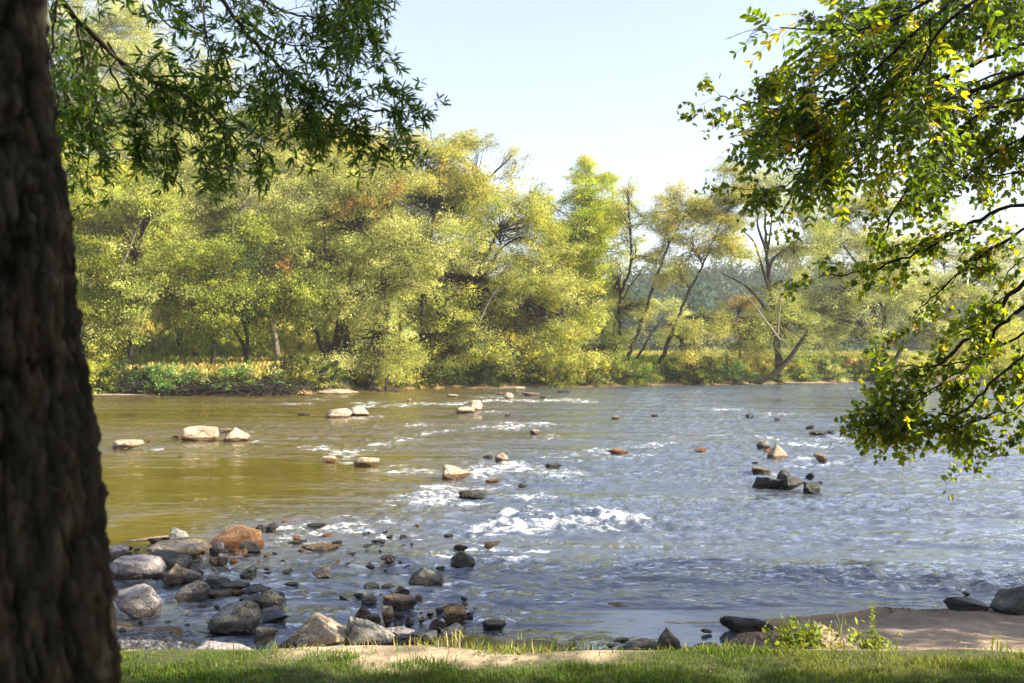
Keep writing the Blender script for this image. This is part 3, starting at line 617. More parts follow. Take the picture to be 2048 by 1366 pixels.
for i, (lab, px, py, wp, hp, p1, p2) in enumerate(SH):
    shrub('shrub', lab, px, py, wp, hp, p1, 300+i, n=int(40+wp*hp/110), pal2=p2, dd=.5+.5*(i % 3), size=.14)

# meadow grass and bank grass: uncountable
rng = np.random.default_rng(7)
n = 90000; gx = rng.uniform(-60, 90, n); gy = far_shore(gx)+rng.random(n)**1.6*70+1.2
P = np.stack([gx, gy, ground(gx, gy)-.03], -1)
P = P[np.abs(gx) < gy*.62+3]; n = len(P)
V, Fc, k = leaves_np(*LEAF4, P, np.stack([rng.standard_normal(n)*.3, rng.standard_normal(n)*.3, np.ones(n)], -1), np.stack([rng.standard_normal(n), -np.ones(n), np.zeros(n)], -1), .45+.5*rng.random(n))
mg = sm(.5+fbm(P[:, 0]*.1, P[:, 1]*.1, o=3, seed=30))[:, None]
cc = (np.array([.14, .19, .03])*(1-mg)+np.array([.34, .27, .07])*mg)*(1+.25*rng.standard_normal((n, 1)))
tag(mesh_np('meadow_grass', V, Fc, M_grassm, np.repeat(np.clip(cc, .02, .6), k, 0)), 'tall sunlit yellow green meadow grass beyond the trees', 'grass', kind='stuff')
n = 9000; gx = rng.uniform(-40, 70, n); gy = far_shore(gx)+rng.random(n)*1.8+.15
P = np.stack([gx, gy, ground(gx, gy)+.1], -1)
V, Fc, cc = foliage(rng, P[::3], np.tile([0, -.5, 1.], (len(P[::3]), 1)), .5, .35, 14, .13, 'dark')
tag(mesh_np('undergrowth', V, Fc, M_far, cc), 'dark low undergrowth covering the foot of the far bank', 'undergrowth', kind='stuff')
# distant hazy wood
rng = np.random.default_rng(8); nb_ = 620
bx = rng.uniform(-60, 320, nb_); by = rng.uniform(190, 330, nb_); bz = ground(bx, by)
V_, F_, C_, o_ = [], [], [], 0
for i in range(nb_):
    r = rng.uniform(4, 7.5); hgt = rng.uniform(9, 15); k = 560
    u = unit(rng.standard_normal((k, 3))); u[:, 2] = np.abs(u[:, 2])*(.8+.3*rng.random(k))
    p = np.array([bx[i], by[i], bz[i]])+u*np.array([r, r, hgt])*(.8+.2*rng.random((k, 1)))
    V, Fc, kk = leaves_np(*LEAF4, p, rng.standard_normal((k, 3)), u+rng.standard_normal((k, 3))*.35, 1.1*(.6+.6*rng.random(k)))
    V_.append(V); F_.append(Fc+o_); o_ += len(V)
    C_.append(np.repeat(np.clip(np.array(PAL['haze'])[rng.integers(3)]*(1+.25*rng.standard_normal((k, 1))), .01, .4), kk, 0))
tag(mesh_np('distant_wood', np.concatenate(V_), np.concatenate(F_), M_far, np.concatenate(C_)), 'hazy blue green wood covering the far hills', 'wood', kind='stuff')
# ------------------------------------------------------------------ rocks
def rock_mat(name, c1, c2, c3, wetc, wetcol_rough=.25, stain=None, scale=3.0, dry=.8):
    m, nt, out = new_mat(name)
    tc = N(nt, 'ShaderNodeTexCoord'); oi = N(nt, 'ShaderNodeObjectInfo'); ge = N(nt, 'ShaderNodeNewGeometry')
    va = N(nt, 'ShaderNodeVectorMath', operation='ADD'); L(nt, tc.outputs['Object'], va.inputs[0])
    sc_ = N(nt, 'ShaderNodeVectorMath', operation='SCALE'); sc_.inputs[0].default_value = (31, 17, 23); L(nt, oi.outputs['Random'], sc_.inputs['Scale']); L(nt, sc_.outputs[0], va.inputs[1])
    v = va.outputs[0]
    n1 = noise(nt, v, scale, 8, .65, .6); n2 = noise(nt, v, scale*6, 6, .7); n3 = noise(nt, v, scale*1.3, 3, .5, 1.5)
    c = ramp(nt, math_(nt, 'ADD', math_(nt, 'MULTIPLY', n1, .65), math_(nt, 'MULTIPLY', n2, .35)), [(.40, c1), (.5, c2), (.60, c3)])
    vo = N(nt, 'ShaderNodeTexVoronoi', feature='DISTANCE_TO_EDGE'); vo.inputs['Scale'].default_value = scale*.9; vm = N(nt, 'ShaderNodeVectorMath', operation='ADD'); L(nt, v, vm.inputs[0])
    nv = N(nt, 'ShaderNodeTexNoise'); nv.inputs['Scale'].default_value = scale*1.5; nv.inputs['Detail'].default_value = 4; L(nt, v, nv.inputs['Vector']); L(nt, nv.outputs['Color'], vm.inputs[1]); L(nt, vm.outputs[0], vo.inputs['Vector'])
    crk = math_(nt, 'MULTIPLY', vo.outputs['Distance'], 22, clamp=True); crk2 = math_(nt, 'MULTIPLY_ADD', crk, .55, .45)
    ck = N(nt, 'ShaderNodeCombineColor'); [L(nt, crk2, ck.inputs[i]) for i in range(3)]; c = mixc(nt, 1.0, c, ck.outputs[0], 'MULTIPLY')
    if stain: c = mixc(nt, math_(nt, 'MULTIPLY_ADD', n3, 5, -2.8, clamp=True), c, stain)
    br = math_(nt, 'MULTIPLY_ADD', oi.outputs['Random'], .35, .82); cc = N(nt, 'ShaderNodeCombineColor'); [L(nt, br, cc.inputs[i]) for i in range(3)]
    c = mixc(nt, 1.0, c, cc.outputs[0], 'MULTIPLY')
    sx = N(nt, 'ShaderNodeSeparateXYZ'); L(nt, ge.outputs['Position'], sx.inputs[0])
    wf = math_(nt, 'SUBTRACT', sx.outputs['Z'], math_(nt, 'MULTIPLY', n1, .15)); wf = math_(nt, 'MULTIPLY_ADD', wf, -28, 1.0, clamp=True)
    c = mixc(nt, wf, c, wetc)
    p = N(nt, 'ShaderNodeBsdfPrincipled'); L(nt, c, p.inputs['Base Color'])
    L(nt, math_(nt, 'MULTIPLY_ADD', wf, -(dry-wetcol_rough), dry), p.inputs['Roughness']); p.inputs['Specular IOR Level'].default_value = .4
    b = N(nt, 'ShaderNodeBump'); b.inputs['Strength'].default_value = 1.0; b.inputs['Distance'].default_value = .07
    L(nt, math_(nt, 'ADD', math_(nt, 'ADD', n2, math_(nt, 'MULTIPLY', n1, 1.4)), math_(nt, 'MULTIPLY', crk, .5)), b.inputs['Height']); L(nt, b.outputs[0], p.inputs['Normal']); L(nt, p.outputs[0], out.inputs[0]); return m
RM = {
 'P': rock_mat('pale_tan_rock', (.30, .23, .15), (.46, .36, .25), (.58, .48, .36), (.10, .055, .025), stain=(.24, .15, .08)),
 'L': rock_mat('lavender_grey_rock', (.20, .18, .18), (.32, .29, .29), (.44, .40, .39), (.09, .075, .07), stain=(.15, .13, .12)),
 'G': rock_mat('grey_rock', (.09, .09, .085), (.17, .165, .15), (.30, .29, .26), (.03, .027, .022), stain=(.07, .065, .05)),
 'D': rock_mat('dark_rock', (.02, .02, .02), (.045, .043, .04), (.10, .095, .085), (.012, .011, .010), stain=(.03, .022, .015), dry=.55),
 'B': rock_mat('brown_rock', (.08, .055, .035), (.17, .12, .075), (.30, .23, .15), (.04, .024, .012), stain=(.20, .09, .03)),
 'R': rock_mat('rust_rock', (.16, .07, .025), (.28, .145, .06), (.40, .25, .13), (.18, .06, .015), stain=(.10, .05, .02), scale=6),
 'T': rock_mat('tan_bank_rock', (.20, .15, .09), (.34, .26, .17), (.50, .41, .29), (.06, .04, .02), stain=(.12, .085, .05)),
}
_bm = bmesh.new(); bmesh.ops.create_icosphere(_bm, subdivisions=5, radius=1.0); ICO = np.array([v.co[:] for v in _bm.verts]); ICOF = np.array([[v.index for v in f.verts] for f in _bm.faces]); _bm.free()
_bm = bmesh.new(); bmesh.ops.create_icosphere(_bm, subdivisions=4, radius=1.0); ICO4 = np.array([v.co[:] for v in _bm.verts]); ICO4F = np.array([[v.index for v in f.verts] for f in _bm.faces]); _bm.free()
def rock_shape(style, seed, near):
    rng = np.random.default_rng(seed); d = ICO if near else ICO4
    k = 22; n = unit(rng.standard_normal((k, 3))*np.array([1, 1, .8])); off = rng.uniform(.55, .95, k); pw = 22
    ex = []
    if style == 'slab': ex = [((.12*rng.standard_normal(), -.12, 1), .42)]; pw = 26
    if style == 'block': ex = [((.08, -.05, 1), .52), ((-1, -.2, .15), .8), ((.1, -1, .25), .62), ((1, .1, .3), .8)]; pw = 22
    if style == 'peak': ex = [((.75, -.25, .62), .42), ((-.9, -.2, .5), .45), ((.1, -.9, .55), .42), ((.15, .9, .5), .5)]; pw = 34
    if style == 'wedgeL': ex = [((.55, -.25, .85), .40), ((-1, -.2, .15), .55), ((.1, -1, .35), .5)]; pw = 34
    if style == 'wedgeR': ex = [((-.55, -.25, .85), .40), ((1, -.2, .15), .55), ((.1, -1, .35), .5)]; pw = 34
    if style in ('angular', 'round') and seed >= 2000: pass
    if style == 'angular': pw = 44; n = n[:13]; off = rng.uniform(.45, .85, 13)
    if style == 'round': pw = 12
    if ex:
        n = np.concatenate([n, unit(np.array([e[0] for e in ex], float))]); off = np.concatenate([np.maximum(off, .78), [e[1] for e in ex]])
    q = np.maximum(d@n.T, 1e-4)/off; r = (q**pw).sum(1)**(-1/pw)
    s_ = rng.uniform(0, 50); P = d*r[:, None]
    P = P*(1+.07*fbm(P[:, 0]*2.1+s_, P[:, 1]*2.1, P[:, 2]*2.1, o=3, seed=seed)+.022*fbm(P[:, 0]*8+s_, P[:, 1]*8, P[:, 2]*8, o=3, seed=seed+1))[:, None]
    # fracture ledges
    a = unit(rng.standard_normal(3)+np.array([0, 0, 1.2])); t = P@a*rng.uniform(4, 7); P = P+a*((np.abs((t % 1)-.5)-.25)*.035)[:, None]*(style != 'round')
    return P, (ICOF if near else ICO4F)
def rock(px, py, w_, h_, mk, style, label, z=0.0, seed=None, dep=.8, grp=None, name='rock', cat='rock', yaw=0.0):
    rock.i += 1; seed = seed or 1000+rock.i*7
    c = PZ(px, py, z); D = c[1]; W = w_*D/F; H = h_*D/F/math.cos(math.atan((CAMZ-z)/D))
    near = D < 24
    P, Fc = rock_shape(style, seed, near and w_ > 24)
    DW = W*dep; H = max(H-DW*.15*(CAMZ-z)/D, H*.75)
    if yaw: cs, sn = math.cos(yaw), math.sin(yaw); P = np.stack([P[:, 0]*cs-P[:, 1]*sn, P[:, 0]*sn+P[:, 1]*cs, P[:, 2]], -1)
    lo, hi = P.min(0), P.max(0)
    P = (P-(lo+hi)/2)/(hi-lo)                      # unit box
    zz = P[:, 2]+.5                                # 0..1
    cut = .30
    P = np.stack([P[:, 0]*W*1.05, P[:, 1]*DW, (zz-cut)/(1-cut)*H], -1)
    loc = np.array([c[0], c[1]+DW*.42, z])
    o = mesh_np(name, P, Fc, RM[mk], smooth=True); o.location = [float(v) for v in loc]
    return tag(o, label, cat, grp)
rock.i = 0
GW, GF = 'boulders standing in the river', 'rocks by the near shore'
R_ = [
 (250, 898, 62, 17, 'P', 'slab', 'long low pale boulder ending the upstream row beside the dark trunk'),
 (300, 885, 16, 6, 'P', 'round', 'tiny pale stone between the low pale boulder and the block'),
 (350, 875, 18, 5, 'P', 'round', 'small sunlit cobble just before the big flat topped block'),
 (393, 881, 74, 27, 'P', 'block', 'largest pale flat topped block standing in the calm water'),
 (468, 882, 54, 26, 'P', 'peak', 'pale rounded boulder sloping to the water next to the flat topped block'),
 (443, 866, 34, 9, 'B', 'slab', 'brown low rock wedged between the two big pale boulders'),
 (676, 836, 50, 19, 'P', 'round', 'wider one of the twin pale boulders below the sandbank'),
 (717, 832, 40, 18, 'P', 'round', 'smaller one of the twin pale boulders, with a dark seam beside it'),
 (605, 830, 24, 4, 'B', 'slab', 'flat brown stone upstream of the twin pale boulders'),
 (943, 822, 40, 22, 'P', 'round', 'tall pale round boulder with a smaller one leaning on it, mid river'),
 (930, 827, 36, 14, 'P', 'angular', 'low cracked boulder leaning on the tall pale round one'),
 (905, 794, 22, 5, 'P', 'slab', 'flat pale stone upstream of the tall pale round boulder'),
 (1017, 798, 20, 14, 'P', 'angular', 'upright pale stone in the scatter near the far bank'),
 (1040, 779, 18, 6, 'P', 'round', 'small pale stone closest to the far bank shadow'),
 (1000, 790, 16, 5, 'B', 'round', 'little brown stone touching the upright pale stone'),
 (1062, 791, 34, 6, 'B', 'slab', 'low brown rock beside the upright pale stone'),
 (1085, 796, 14, 4, 'D', 'round', 'dark pebble at the end of the low brown rock'),
 (1128, 785, 26, 3, 'D', 'slab', 'thin dark flat stone under the far bank'),
 (820, 803, 12, 6, 'P', 'round', 'single small pale stone below the standing driftwood'),
 (1232, 838, 15, 6, 'P', 'round', 'small tan stone alone in open water'),
 (1310, 833, 14, 5, 'B', 'round', 'small brown stone alone farther out in open water'),
 (1071, 868, 22, 9, 'P', 'round', 'small tan boulder beside the middle white riffle'),
 (1015, 832, 14, 4, 'D', 'round', 'dark stone in the smooth green patch'),
 (658, 924, 30, 12, 'P', 'round', 'small pale half sunk boulder above the curling white line'),
 (730, 932, 48, 17, 'P', 'round', 'pale boulder with an orange waterline next to the half sunk one'),
 (975, 917, 20, 7, 'B', 'round', 'low brown stone touching the speckled upright boulder'),
 (1004, 926, 27, 20, 'P', 'round', 'speckled upright boulder above the white chute'),
 (912, 958, 56, 28, 'P', 'wedgeL', 'tan sloping boulder at the head of the rapid'),
 (985, 966, 28, 9, 'R', 'round', 'rusty low stone below the tan sloping boulder'),
 (1107, 938, 32, 12, 'D', 'round', 'dark brown wet stone splashed by the rapid'),
 (1238, 908, 40, 11, 'R', 'round', 'orange mossy stone poking from the current'),
 (1402, 904, 22, 9, 'R', 'round', 'small orange stone in the blue open water'),
 (1045, 974, 18, 7, 'B', 'round', 'small brown stone beyond the foaming rapid'),
 (945, 1000, 56, 20, 'D', 'round', 'purplish wet dome of rock washed over by foam'),
 (1500, 834, 15, 8, 'D', 'round', 'dark stone at the far thin white streak'),
 (1556, 840, 12, 4, 'B', 'round', 'tiny brown stone past the far white streak'),
 (1622, 857, 18, 8, 'D', 'round', 'dark knob at the head of the flat rock ledge'),
 (1638, 870, 36, 9, 'D', 'slab', 'flat dark ledge rock above the far white riffle'),
 (1660, 866, 24, 6, 'D', 'angular', 'low black rock at the downstream end of the ledge'),
 (1529, 897, 26, 17, 'G', 'round', 'dark round boulder just upstream of the white angular one'),
 (1538, 903, 18, 6, 'R', 'round', 'orange stone squeezed before the white angular boulder'),
 (1561, 918, 42, 28, 'P', 'peak', 'white angular boulder, the brightest of its cluster'),
 (1643, 925, 26, 18, 'B', 'round', 'brown knobbly boulder standing apart downstream'),
 (1510, 927, 13, 4, 'R', 'round', 'tiny orange stone between the cluster and open water'),
 (1525, 948, 38, 13, 'B', 'slab', 'striped brown low boulder behind the black rocks'),
 (1570, 962, 28, 22, 'D', 'round', 'grey topped upper rock of the black cluster'),
 (1539, 978, 54, 25, 'D', 'angular', 'long black rock at the upstream end of the black cluster'),
 (1588, 980, 50, 30, 'D', 'wedgeL', 'black rock falling steeply at the middle of the black cluster'),
 (1622, 957, 17, 12, 'D', 'angular', 'small black rock behind the cluster'),
 (1640, 967, 12, 5, 'D', 'round', 'black pebble beside the small black rock'),
 (1627, 987, 32, 23, 'D', 'block', 'separate black block downstream of the black cluster'),
]
for r in R_: rock(*r, grp=GW)
N_ = [
 (468, 1098, 102, 40, 'R', 'wedgeR', 'large rust orange boulder in the shallows', 3),
 (540, 1066, 24, 20, 'D', 'angular', 'round black wet rock splashed white beside the rust boulder'),
 (522, 1062, 28, 12, 'D', 'angular', 'dark wet stone touching the round black wet rock'),
 (632, 1057, 42, 8, 'D', 'slab', 'long dark stone barely breaking the riffle'),
 (655, 1074, 22, 7, 'R', 'round', 'bright orange cobble in the riffle'),
 (732, 1072, 14, 9, 'D', 'angular', 'small black stone in the riffle'),
 (778, 1076, 14, 6, 'D', 'angular', 'black pebble upstream of the brown oval stone'),
 (806, 1078, 15, 8, 'D', 'angular', 'little black stone near the foaming rapid'),
 (592, 1087, 40, 4, 'D', 'slab', 'thin black line of rock under the riffle'),
 (640, 1101, 66, 7, 'P', 'slab', 'flat whitish rock awash in the shallows'),
 (636, 1103, 20, 8, 'D', 'angular', 'black chip of rock lying on the flat whitish rock'),
 (703, 1110, 18, 4, 'D', 'slab', 'narrow dark stone downstream of the flat whitish rock'),
 (775, 1124, 33, 13, 'B', 'angular', 'oval brown stone alone in the shallows'),
 (922, 1101, 30, 12, 'D', 'angular', 'dark mossy stone above the black peaked rock'),
 (985, 1096, 34, 11, 'B', 'angular', 'brown stone in the lower white riffle'),
 (925, 1133, 50, 29, 'D', 'peak', 'black peaked rock like a shark fin'),
 (850, 1169, 70, 30, 'G', 'peak', 'dark grey pyramid boulder in midstream'),
 (740, 1180, 34, 13, 'G', 'wedgeL', 'low grey wedge stone upstream of the oval cobble'),
 (775, 1178, 26, 7, 'D', 'slab', 'dark sliver of rock between the wedge and the pyramid boulder'),
 (804, 1187, 30, 13, 'G', 'angular', 'mossy oval cobble below the pyramid boulder'),
 (354, 1093, 44, 34, 'G', 'wedgeL', 'upright pale topped stone with a black front behind the olive slab', 5),
 (312, 1091, 38, 16, 'B', 'angular', 'brown rounded stone behind the olive slab'),
 (334, 1092, 20, 10, 'P', 'angular', 'small white stone at the base of the upright pale topped stone'),
 (394, 1101, 40, 20, 'R', 'round', 'rust streaked wet stone between slab and rust boulder'),
 (345, 1124, 124, 34, 'T', 'slab', 'long olive tan slab lying behind the black wedge', 8),
 (328, 1149, 84, 44, 'D', 'wedgeL', 'big black wedge leaning on the olive tan slab', 9),
 (222, 1119, 56, 24, 'L', 'block', 'small lavender grey block beside the dark trunk'),
 (258, 1162, 112, 42, 'L', 'slab', 'broad lavender slab with one sharp slanting edge beside the trunk', 4),
 (349, 1168, 66, 36, 'T', 'peak', 'tan and grey boulder split by shade in the middle of the rock pile'),
 (385, 1168, 34, 22, 'G', 'block', 'small grey cube stone on the flank of the tan and grey boulder'),
 (396, 1152, 22, 12, 'G', 'angular', 'small grey stone behind the cube stone'),
 (378, 1203, 66, 36, 'G', 'wedgeR', 'grey stone with a pale flat top at the water in the rock pile'),
 (428, 1174, 50, 20, 'G', 'wedgeL', 'smooth grey stone sloping behind the black lying stone'),
 (464, 1185, 62, 16, 'D', 'slab', 'long black lying stone in the rock pile'),
 (434, 1197, 48, 14, 'D', 'slab', 'flat black stone in front of the long lying stone'),
 (448, 1190, 16, 9, 'B', 'angular', 'brown pebble on the flat black stone'),
 (476, 1189, 26, 8, 'R', 'round', 'reddish pebble beneath the long black lying stone'),
 (507, 1187, 46, 14, 'B', 'angular', 'mottled brown stone ending the line of lying stones'),
 (427, 1129, 22, 14, 'P', 'round', 'bright white cobble beside the olive tan slab'),
 (443, 1129, 22, 20, 'G', 'block', 'grey cobble paired with the bright white cobble'),
 (466, 1127, 16, 8, 'R', 'round', 'small orange stone beside the paired cobbles'),
 (430, 1110, 32, 24, 'G', 'angular', 'grey angular stone in front of the rust boulder'),
 (498, 1106, 42, 20, 'D', 'block', 'black and white block at the foot of the rust boulder'),
 (478, 1109, 26, 11, 'P', 'wedgeR', 'pale sharp stone beside the black and white block'),
 (452, 1104, 14, 6, 'P', 'round', 'tiny pale stone beneath the rust boulder'),
 (493, 1156, 32, 24, 'G', 'wedgeR', 'small grey shark tooth stone alone in the shallows'),
 (574, 1145, 24, 7, 'D', 'angular', 'flat black oval stone in the shallows'),
 (535, 1148, 18, 4, 'D', 'angular', 'barely emerging dark stone beside the flat black oval'),
 (640, 1153, 38, 17, 'L', 'wedgeR', 'tilted blue grey slab edge rising from the shallows'),
 (580, 1173, 28, 6, 'D', 'slab', 'thin black stick shaped stone in the shallows'),
 (258, 1236, 92, 56, 'L', 'round', 'big streaked lavender boulder beside the trunk near the gravel', 6),
 (455, 1267, 106, 60, 'G', 'wedgeR', 'large flat faced grey boulder between shore and rock pile', 11),
 (518, 1222, 58, 28, 'D', 'angular', 'black rock in front of the grey dome rock'),
 (545, 1214, 42, 36, 'G', 'angular', 'grey dome rock behind the black rock'),
 (562, 1207, 18, 22, 'D', 'angular', 'narrow black rock leaning on the grey dome rock'),
 (548, 1245, 56, 16, 'D', 'angular', 'wet black rock with water sliding over it'),
 (528, 1286, 44, 26, 'D', 'block', 'small black block beside the sunlit tan boulder'),
 (690, 1204, 30, 10, 'D', 'angular', 'dark wet stone upstream of the pink grey stone'),
 (737, 1207, 32, 22, 'L', 'wedgeL', 'pink grey stone with a shaded foot'),
 (798, 1224, 66, 30, 'B', 'slab', 'rough brown tan rock above the upright white stone'),
 (725, 1240, 32, 25, 'B', 'peak', 'brown pointed stone beside the black cube stone'),
 (744, 1252, 32, 20, 'D', 'block', 'black cube stone beneath the brown pointed stone'),
 (774, 1246, 23, 32, 'P', 'block', 'upright white stone standing like a tooth'),
 (742, 1264, 42, 13, 'D', 'slab', 'dark slab behind the big black slanting slab'),
 (818, 1251, 20, 15, 'D', 'peak', 'small black pointed stone on the wet gravel'),
 (844, 1246, 16, 7, 'B', 'angular', 'small brown pebble on the wet gravel'),
 (875, 1258, 34, 18, 'B', 'peak', 'brown pointed rock before the stripy block'),
 (909, 1246, 48, 34, 'B', 'block', 'stripy brown block standing at the water edge'),
 (988, 1258, 46, 12, 'D', 'slab', 'thin dark flat rock beyond the mossy mound'),
]
for r in N_:
    rock(*r[:7], grp=GF, seed=(2000+r[7] if len(r) > 7 else None))
B_ = [  # stones on the bank: with their own base height
 (606, 1312, 164, 66, 'T', 'angular', 'biggest sunlit tan boulder on the shore with a dark hollow', .02, .7),
 (735, 1308, 112, 66, 'G', 'wedgeL', 'big black slanting slab beside the biggest tan boulder', .0, .6),
 (800, 1282, 56, 22, 'L', 'slab', 'pale grey slab half buried behind the grassy hump', .05, .7),
 (846, 1284, 52, 18, 'G', 'slab', 'smooth grey slab touching the grassy hump', .08, .7),
 (812, 1300, 60, 26, 'D', 'block', 'dark block in the gap between slanting slab and hump', .02, .7),
 (905, 1270, 50, 18, 'G', 'round', 'grey rock tucked into the crest of the grassy hump', .12, .7),
 (440, 1362, 160, 52, 'L', 'slab', 'wide flat grey slab set into the lawn', .40, .8),
 (620, 1342, 92, 34, 'P', 'slab', 'pale low rock set into the lawn edge below the tan boulder', .42, .8),
 (255, 1318, 60, 10, 'P', 'slab', 'narrow pale stone along the lawn edge beside the trunk', .42, .8),
 (1497, 1264, 98, 27, 'D', 'round', 'dark loaf shaped rock half in the glassy pool', .0, .45),
 (1945, 1224, 78, 25, 'D', 'wedgeL', 'dark wedge rock on the beach edge', .0, .6),
 (2035, 1228, 84, 50, 'G', 'wedgeR', 'large cracked grey boulder cut by the picture edge', .02, .9),
 (1340, 1300, 46, 42, 'G', 'peak', 'pointed grey stone standing behind the lawn edge', .02, .6),
 (1284, 1308, 82, 26, 'G', 'round', 'rounded grey rock beside the pointed grey stone', .02, .6),
 (1243, 1284, 32, 6, 'D', 'slab', 'thin black stone lying in the pool before the rounded grey rock', .0, .6),
 (1222, 1296, 16, 6, 'D', 'round', 'small dark stone at the corner of the pool', .0, .6),
 (1374, 1308, 40, 12, 'D', 'round', 'low dark stone after the pointed grey stone', .04, .6),
 (1425, 1312, 70, 18, 'D', 'slab', 'long low dark rock at the lip of the lawn', .05, .6),
 (1485, 1316, 46, 18, 'G', 'round', 'mossy low rock between lawn and beach beside the weeds', .12, .6),
 (1680, 1332, 110, 74, 'T', 'wedgeL', 'sunlit tan rock slanting out of the weeds', .30, .6),
 (1415, 1266, 22, 8, 'P', 'round', 'tiny tan stone standing in the glassy pool', .0, .8),
 (1934, 1190, 14, 6, 'D', 'round', 'small dark stone in the water off the beach', .0, .8),
 (1395, 1315, 30, 12, 'G', 'angular', 'small grey stone hidden at the lip of the lawn', .1, .7),
]
for i, r in enumerate(B_):
    rock(*r[:7], z=r[7], dep=r[8], grp=GF, seed=3000+i*3)

# loose rubble between the named rocks
rng = np.random.default_rng(414)
RB = [(rng.uniform(235, 560), rng.uniform(1095, 1290)) for _ in range(46)]+[(rng.uniform(680, 960), rng.uniform(1196, 1290)) for _ in range(40)]+[(rng.uniform(520, 900), rng.uniform(1045, 1130)) for _ in range(22)]+[(rng.uniform(640, 900), rng.uniform(1130, 1200)) for _ in range(8)]
for k, (a_, b_) in enumerate(RB):
    w_ = 7+16*rng.random()**2; zone = 'pile beside the dark trunk' if k < 46 else 'stones below the grassy hump' if k < 86 else 'riffle downstream of the rust boulder'
    rock(a_, b_, w_, w_*rng.uniform(.25, .6), 'DGBDDPGB'[rng.integers(8)] if k < 86 else 'DBRD'[rng.integers(4)], ('angular', 'slab', 'wedgeL')[rng.integers(3)], 'small loose wet stone among the '+zone if k < 86 else 'small wet stone breaking the surface of the '+zone, grp='loose stones', name='stone', cat='stone', yaw=rng.uniform(0, 6))
# ------------------------------------------------------------------ gravel and pebbles (uncountable)
def pebbles(name, label, X_, Y_, size, cols, seed):
    rng = np.random.default_rng(seed); n = len(X_)
    b = bmesh.new(); bmesh.ops.create_icosphere(b, subdivisions=1, radius=.5); tv = np.array([v.co[:] for v in b.verts]); tf = np.array([[v.index for v in f.verts] for f in b.faces]); b.free()
    s = size*np.exp(rng.standard_normal(n)*.4); sc3 = np.stack([s, s*rng.uniform(.6, 1, n), s*rng.uniform(.35, .7, n)], -1)
    a = rng.uniform(0, 6.28, n); ca, sa = np.cos(a)[:, None], np.sin(a)[:, None]
    v = tv[None]*sc3[:, None, :]*(1+.15*rng.standard_normal((n, len(tv), 1)))
    v = np.stack([v[..., 0]*ca-v[..., 1]*sa, v[..., 0]*sa+v[..., 1]*ca, v[..., 2]], -1)
    v += np.stack([X_, Y_, ground(X_, Y_)+s*.12], -1)[:, None, :]
    fc = (np.arange(n)[:, None, None]*len(tv)+tf[None]).reshape(-1, 3)
    c = np.array(cols)[rng.integers(0, len(cols), n)]*(1+.25*rng.standard_normal((n, 1)))
    return tag(mesh_np(name, v.reshape(-1, 3), fc, M_peb, np.repeat(np.clip(c, .01, .7), len(tv), 0), smooth=True), label, 'gravel', kind='stuff')
M_peb, nt, out = new_mat('pebble'); at = N(nt, 'ShaderNodeAttribute', attribute_name='tint'); p = N(nt, 'ShaderNodeBsdfPrincipled'); p.inputs['Roughness'].default_value = .6; L(nt, at.outputs['Color'], p.inputs['Base Color']); L(nt, p.outputs[0], out.inputs[0])
rng = np.random.default_rng(31)
px_ = rng.uniform(150, 420, 9000); py_ = rng.uniform(1248, 1335, 9000); q = PZ(px_, py_, .06); s = near_shore(q[:, 0])-q[:, 1]; k = (s > -.05) & (q[:, 0] < -2.45) & (ground(q[:, 0], q[:, 1]) < .34); q = q[k]
pebbles('gravel', 'dark grey gravel beach beside the big tree trunk', q[:, 0], q[:, 1], .028, [(.06, .06, .065), (.09, .09, .095), (.035, .035, .04), (.16, .155, .15), (.08, .07, .065)], 1)
q = PZ(rng.normal(1490, 60, 700), rng.normal(1285, 14, 700), .03); q = q[(near_shore(q[:, 0])-q[:, 1] > -.1) & (q[:, 1] > 8)]
q2 = PZ(rng.uniform(1620, 1980, 260), rng.uniform(1200, 1228, 260), .0); q2 = q2[np.abs(near_shore(q2[:, 0])-q2[:, 1]) < .14]; q = np.concatenate([q, q2])
pebbles('gravel', 'dark pebbles scattered along the beach waterline', q[:, 0], q[:, 1], .022, [(.04, .035, .03), (.12, .07, .045), (.09, .08, .07), (.2, .13, .09)], 2)
q = PZ(rng.normal(880, 70, 1500), rng.normal(1262, 14, 1500), .0)
pebbles('gravel', 'wet brown gravel around the stones below the grassy hump', q[:, 0], q[:, 1], .028, [(.10, .06, .04), (.06, .05, .04), (.18, .12, .08), (.22, .10, .06)], 3)

# ------------------------------------------------------------------ driftwood
def wood(name, label, cat, pts, r, mat=M_drift, sides=9, twigs=(), grp=None, seed=1, wob=.07):
    rng = np.random.default_rng(seed); T = Tubes(); P = curve(np.array(pts), 7); b = P[0].copy()
    R = np.interp(np.linspace(0, 1, len(P)), np.linspace(0, 1, len(r)), r); T.add(P, R, sides, wob, rng)
    for tp, tr in twigs:
        Q_ = curve(np.array(tp), 5); T.add(Q_, np.interp(np.linspace(0, 1, len(Q_)), np.linspace(0, 1, len(tr)), tr), 6, .06, rng)
    return tag(T.build(name, mat, loc=b), label, cat, grp)
def pp(D, *q): return [PD(a, b, D+(c[0] if c else 0)) for a, b, *c in q]
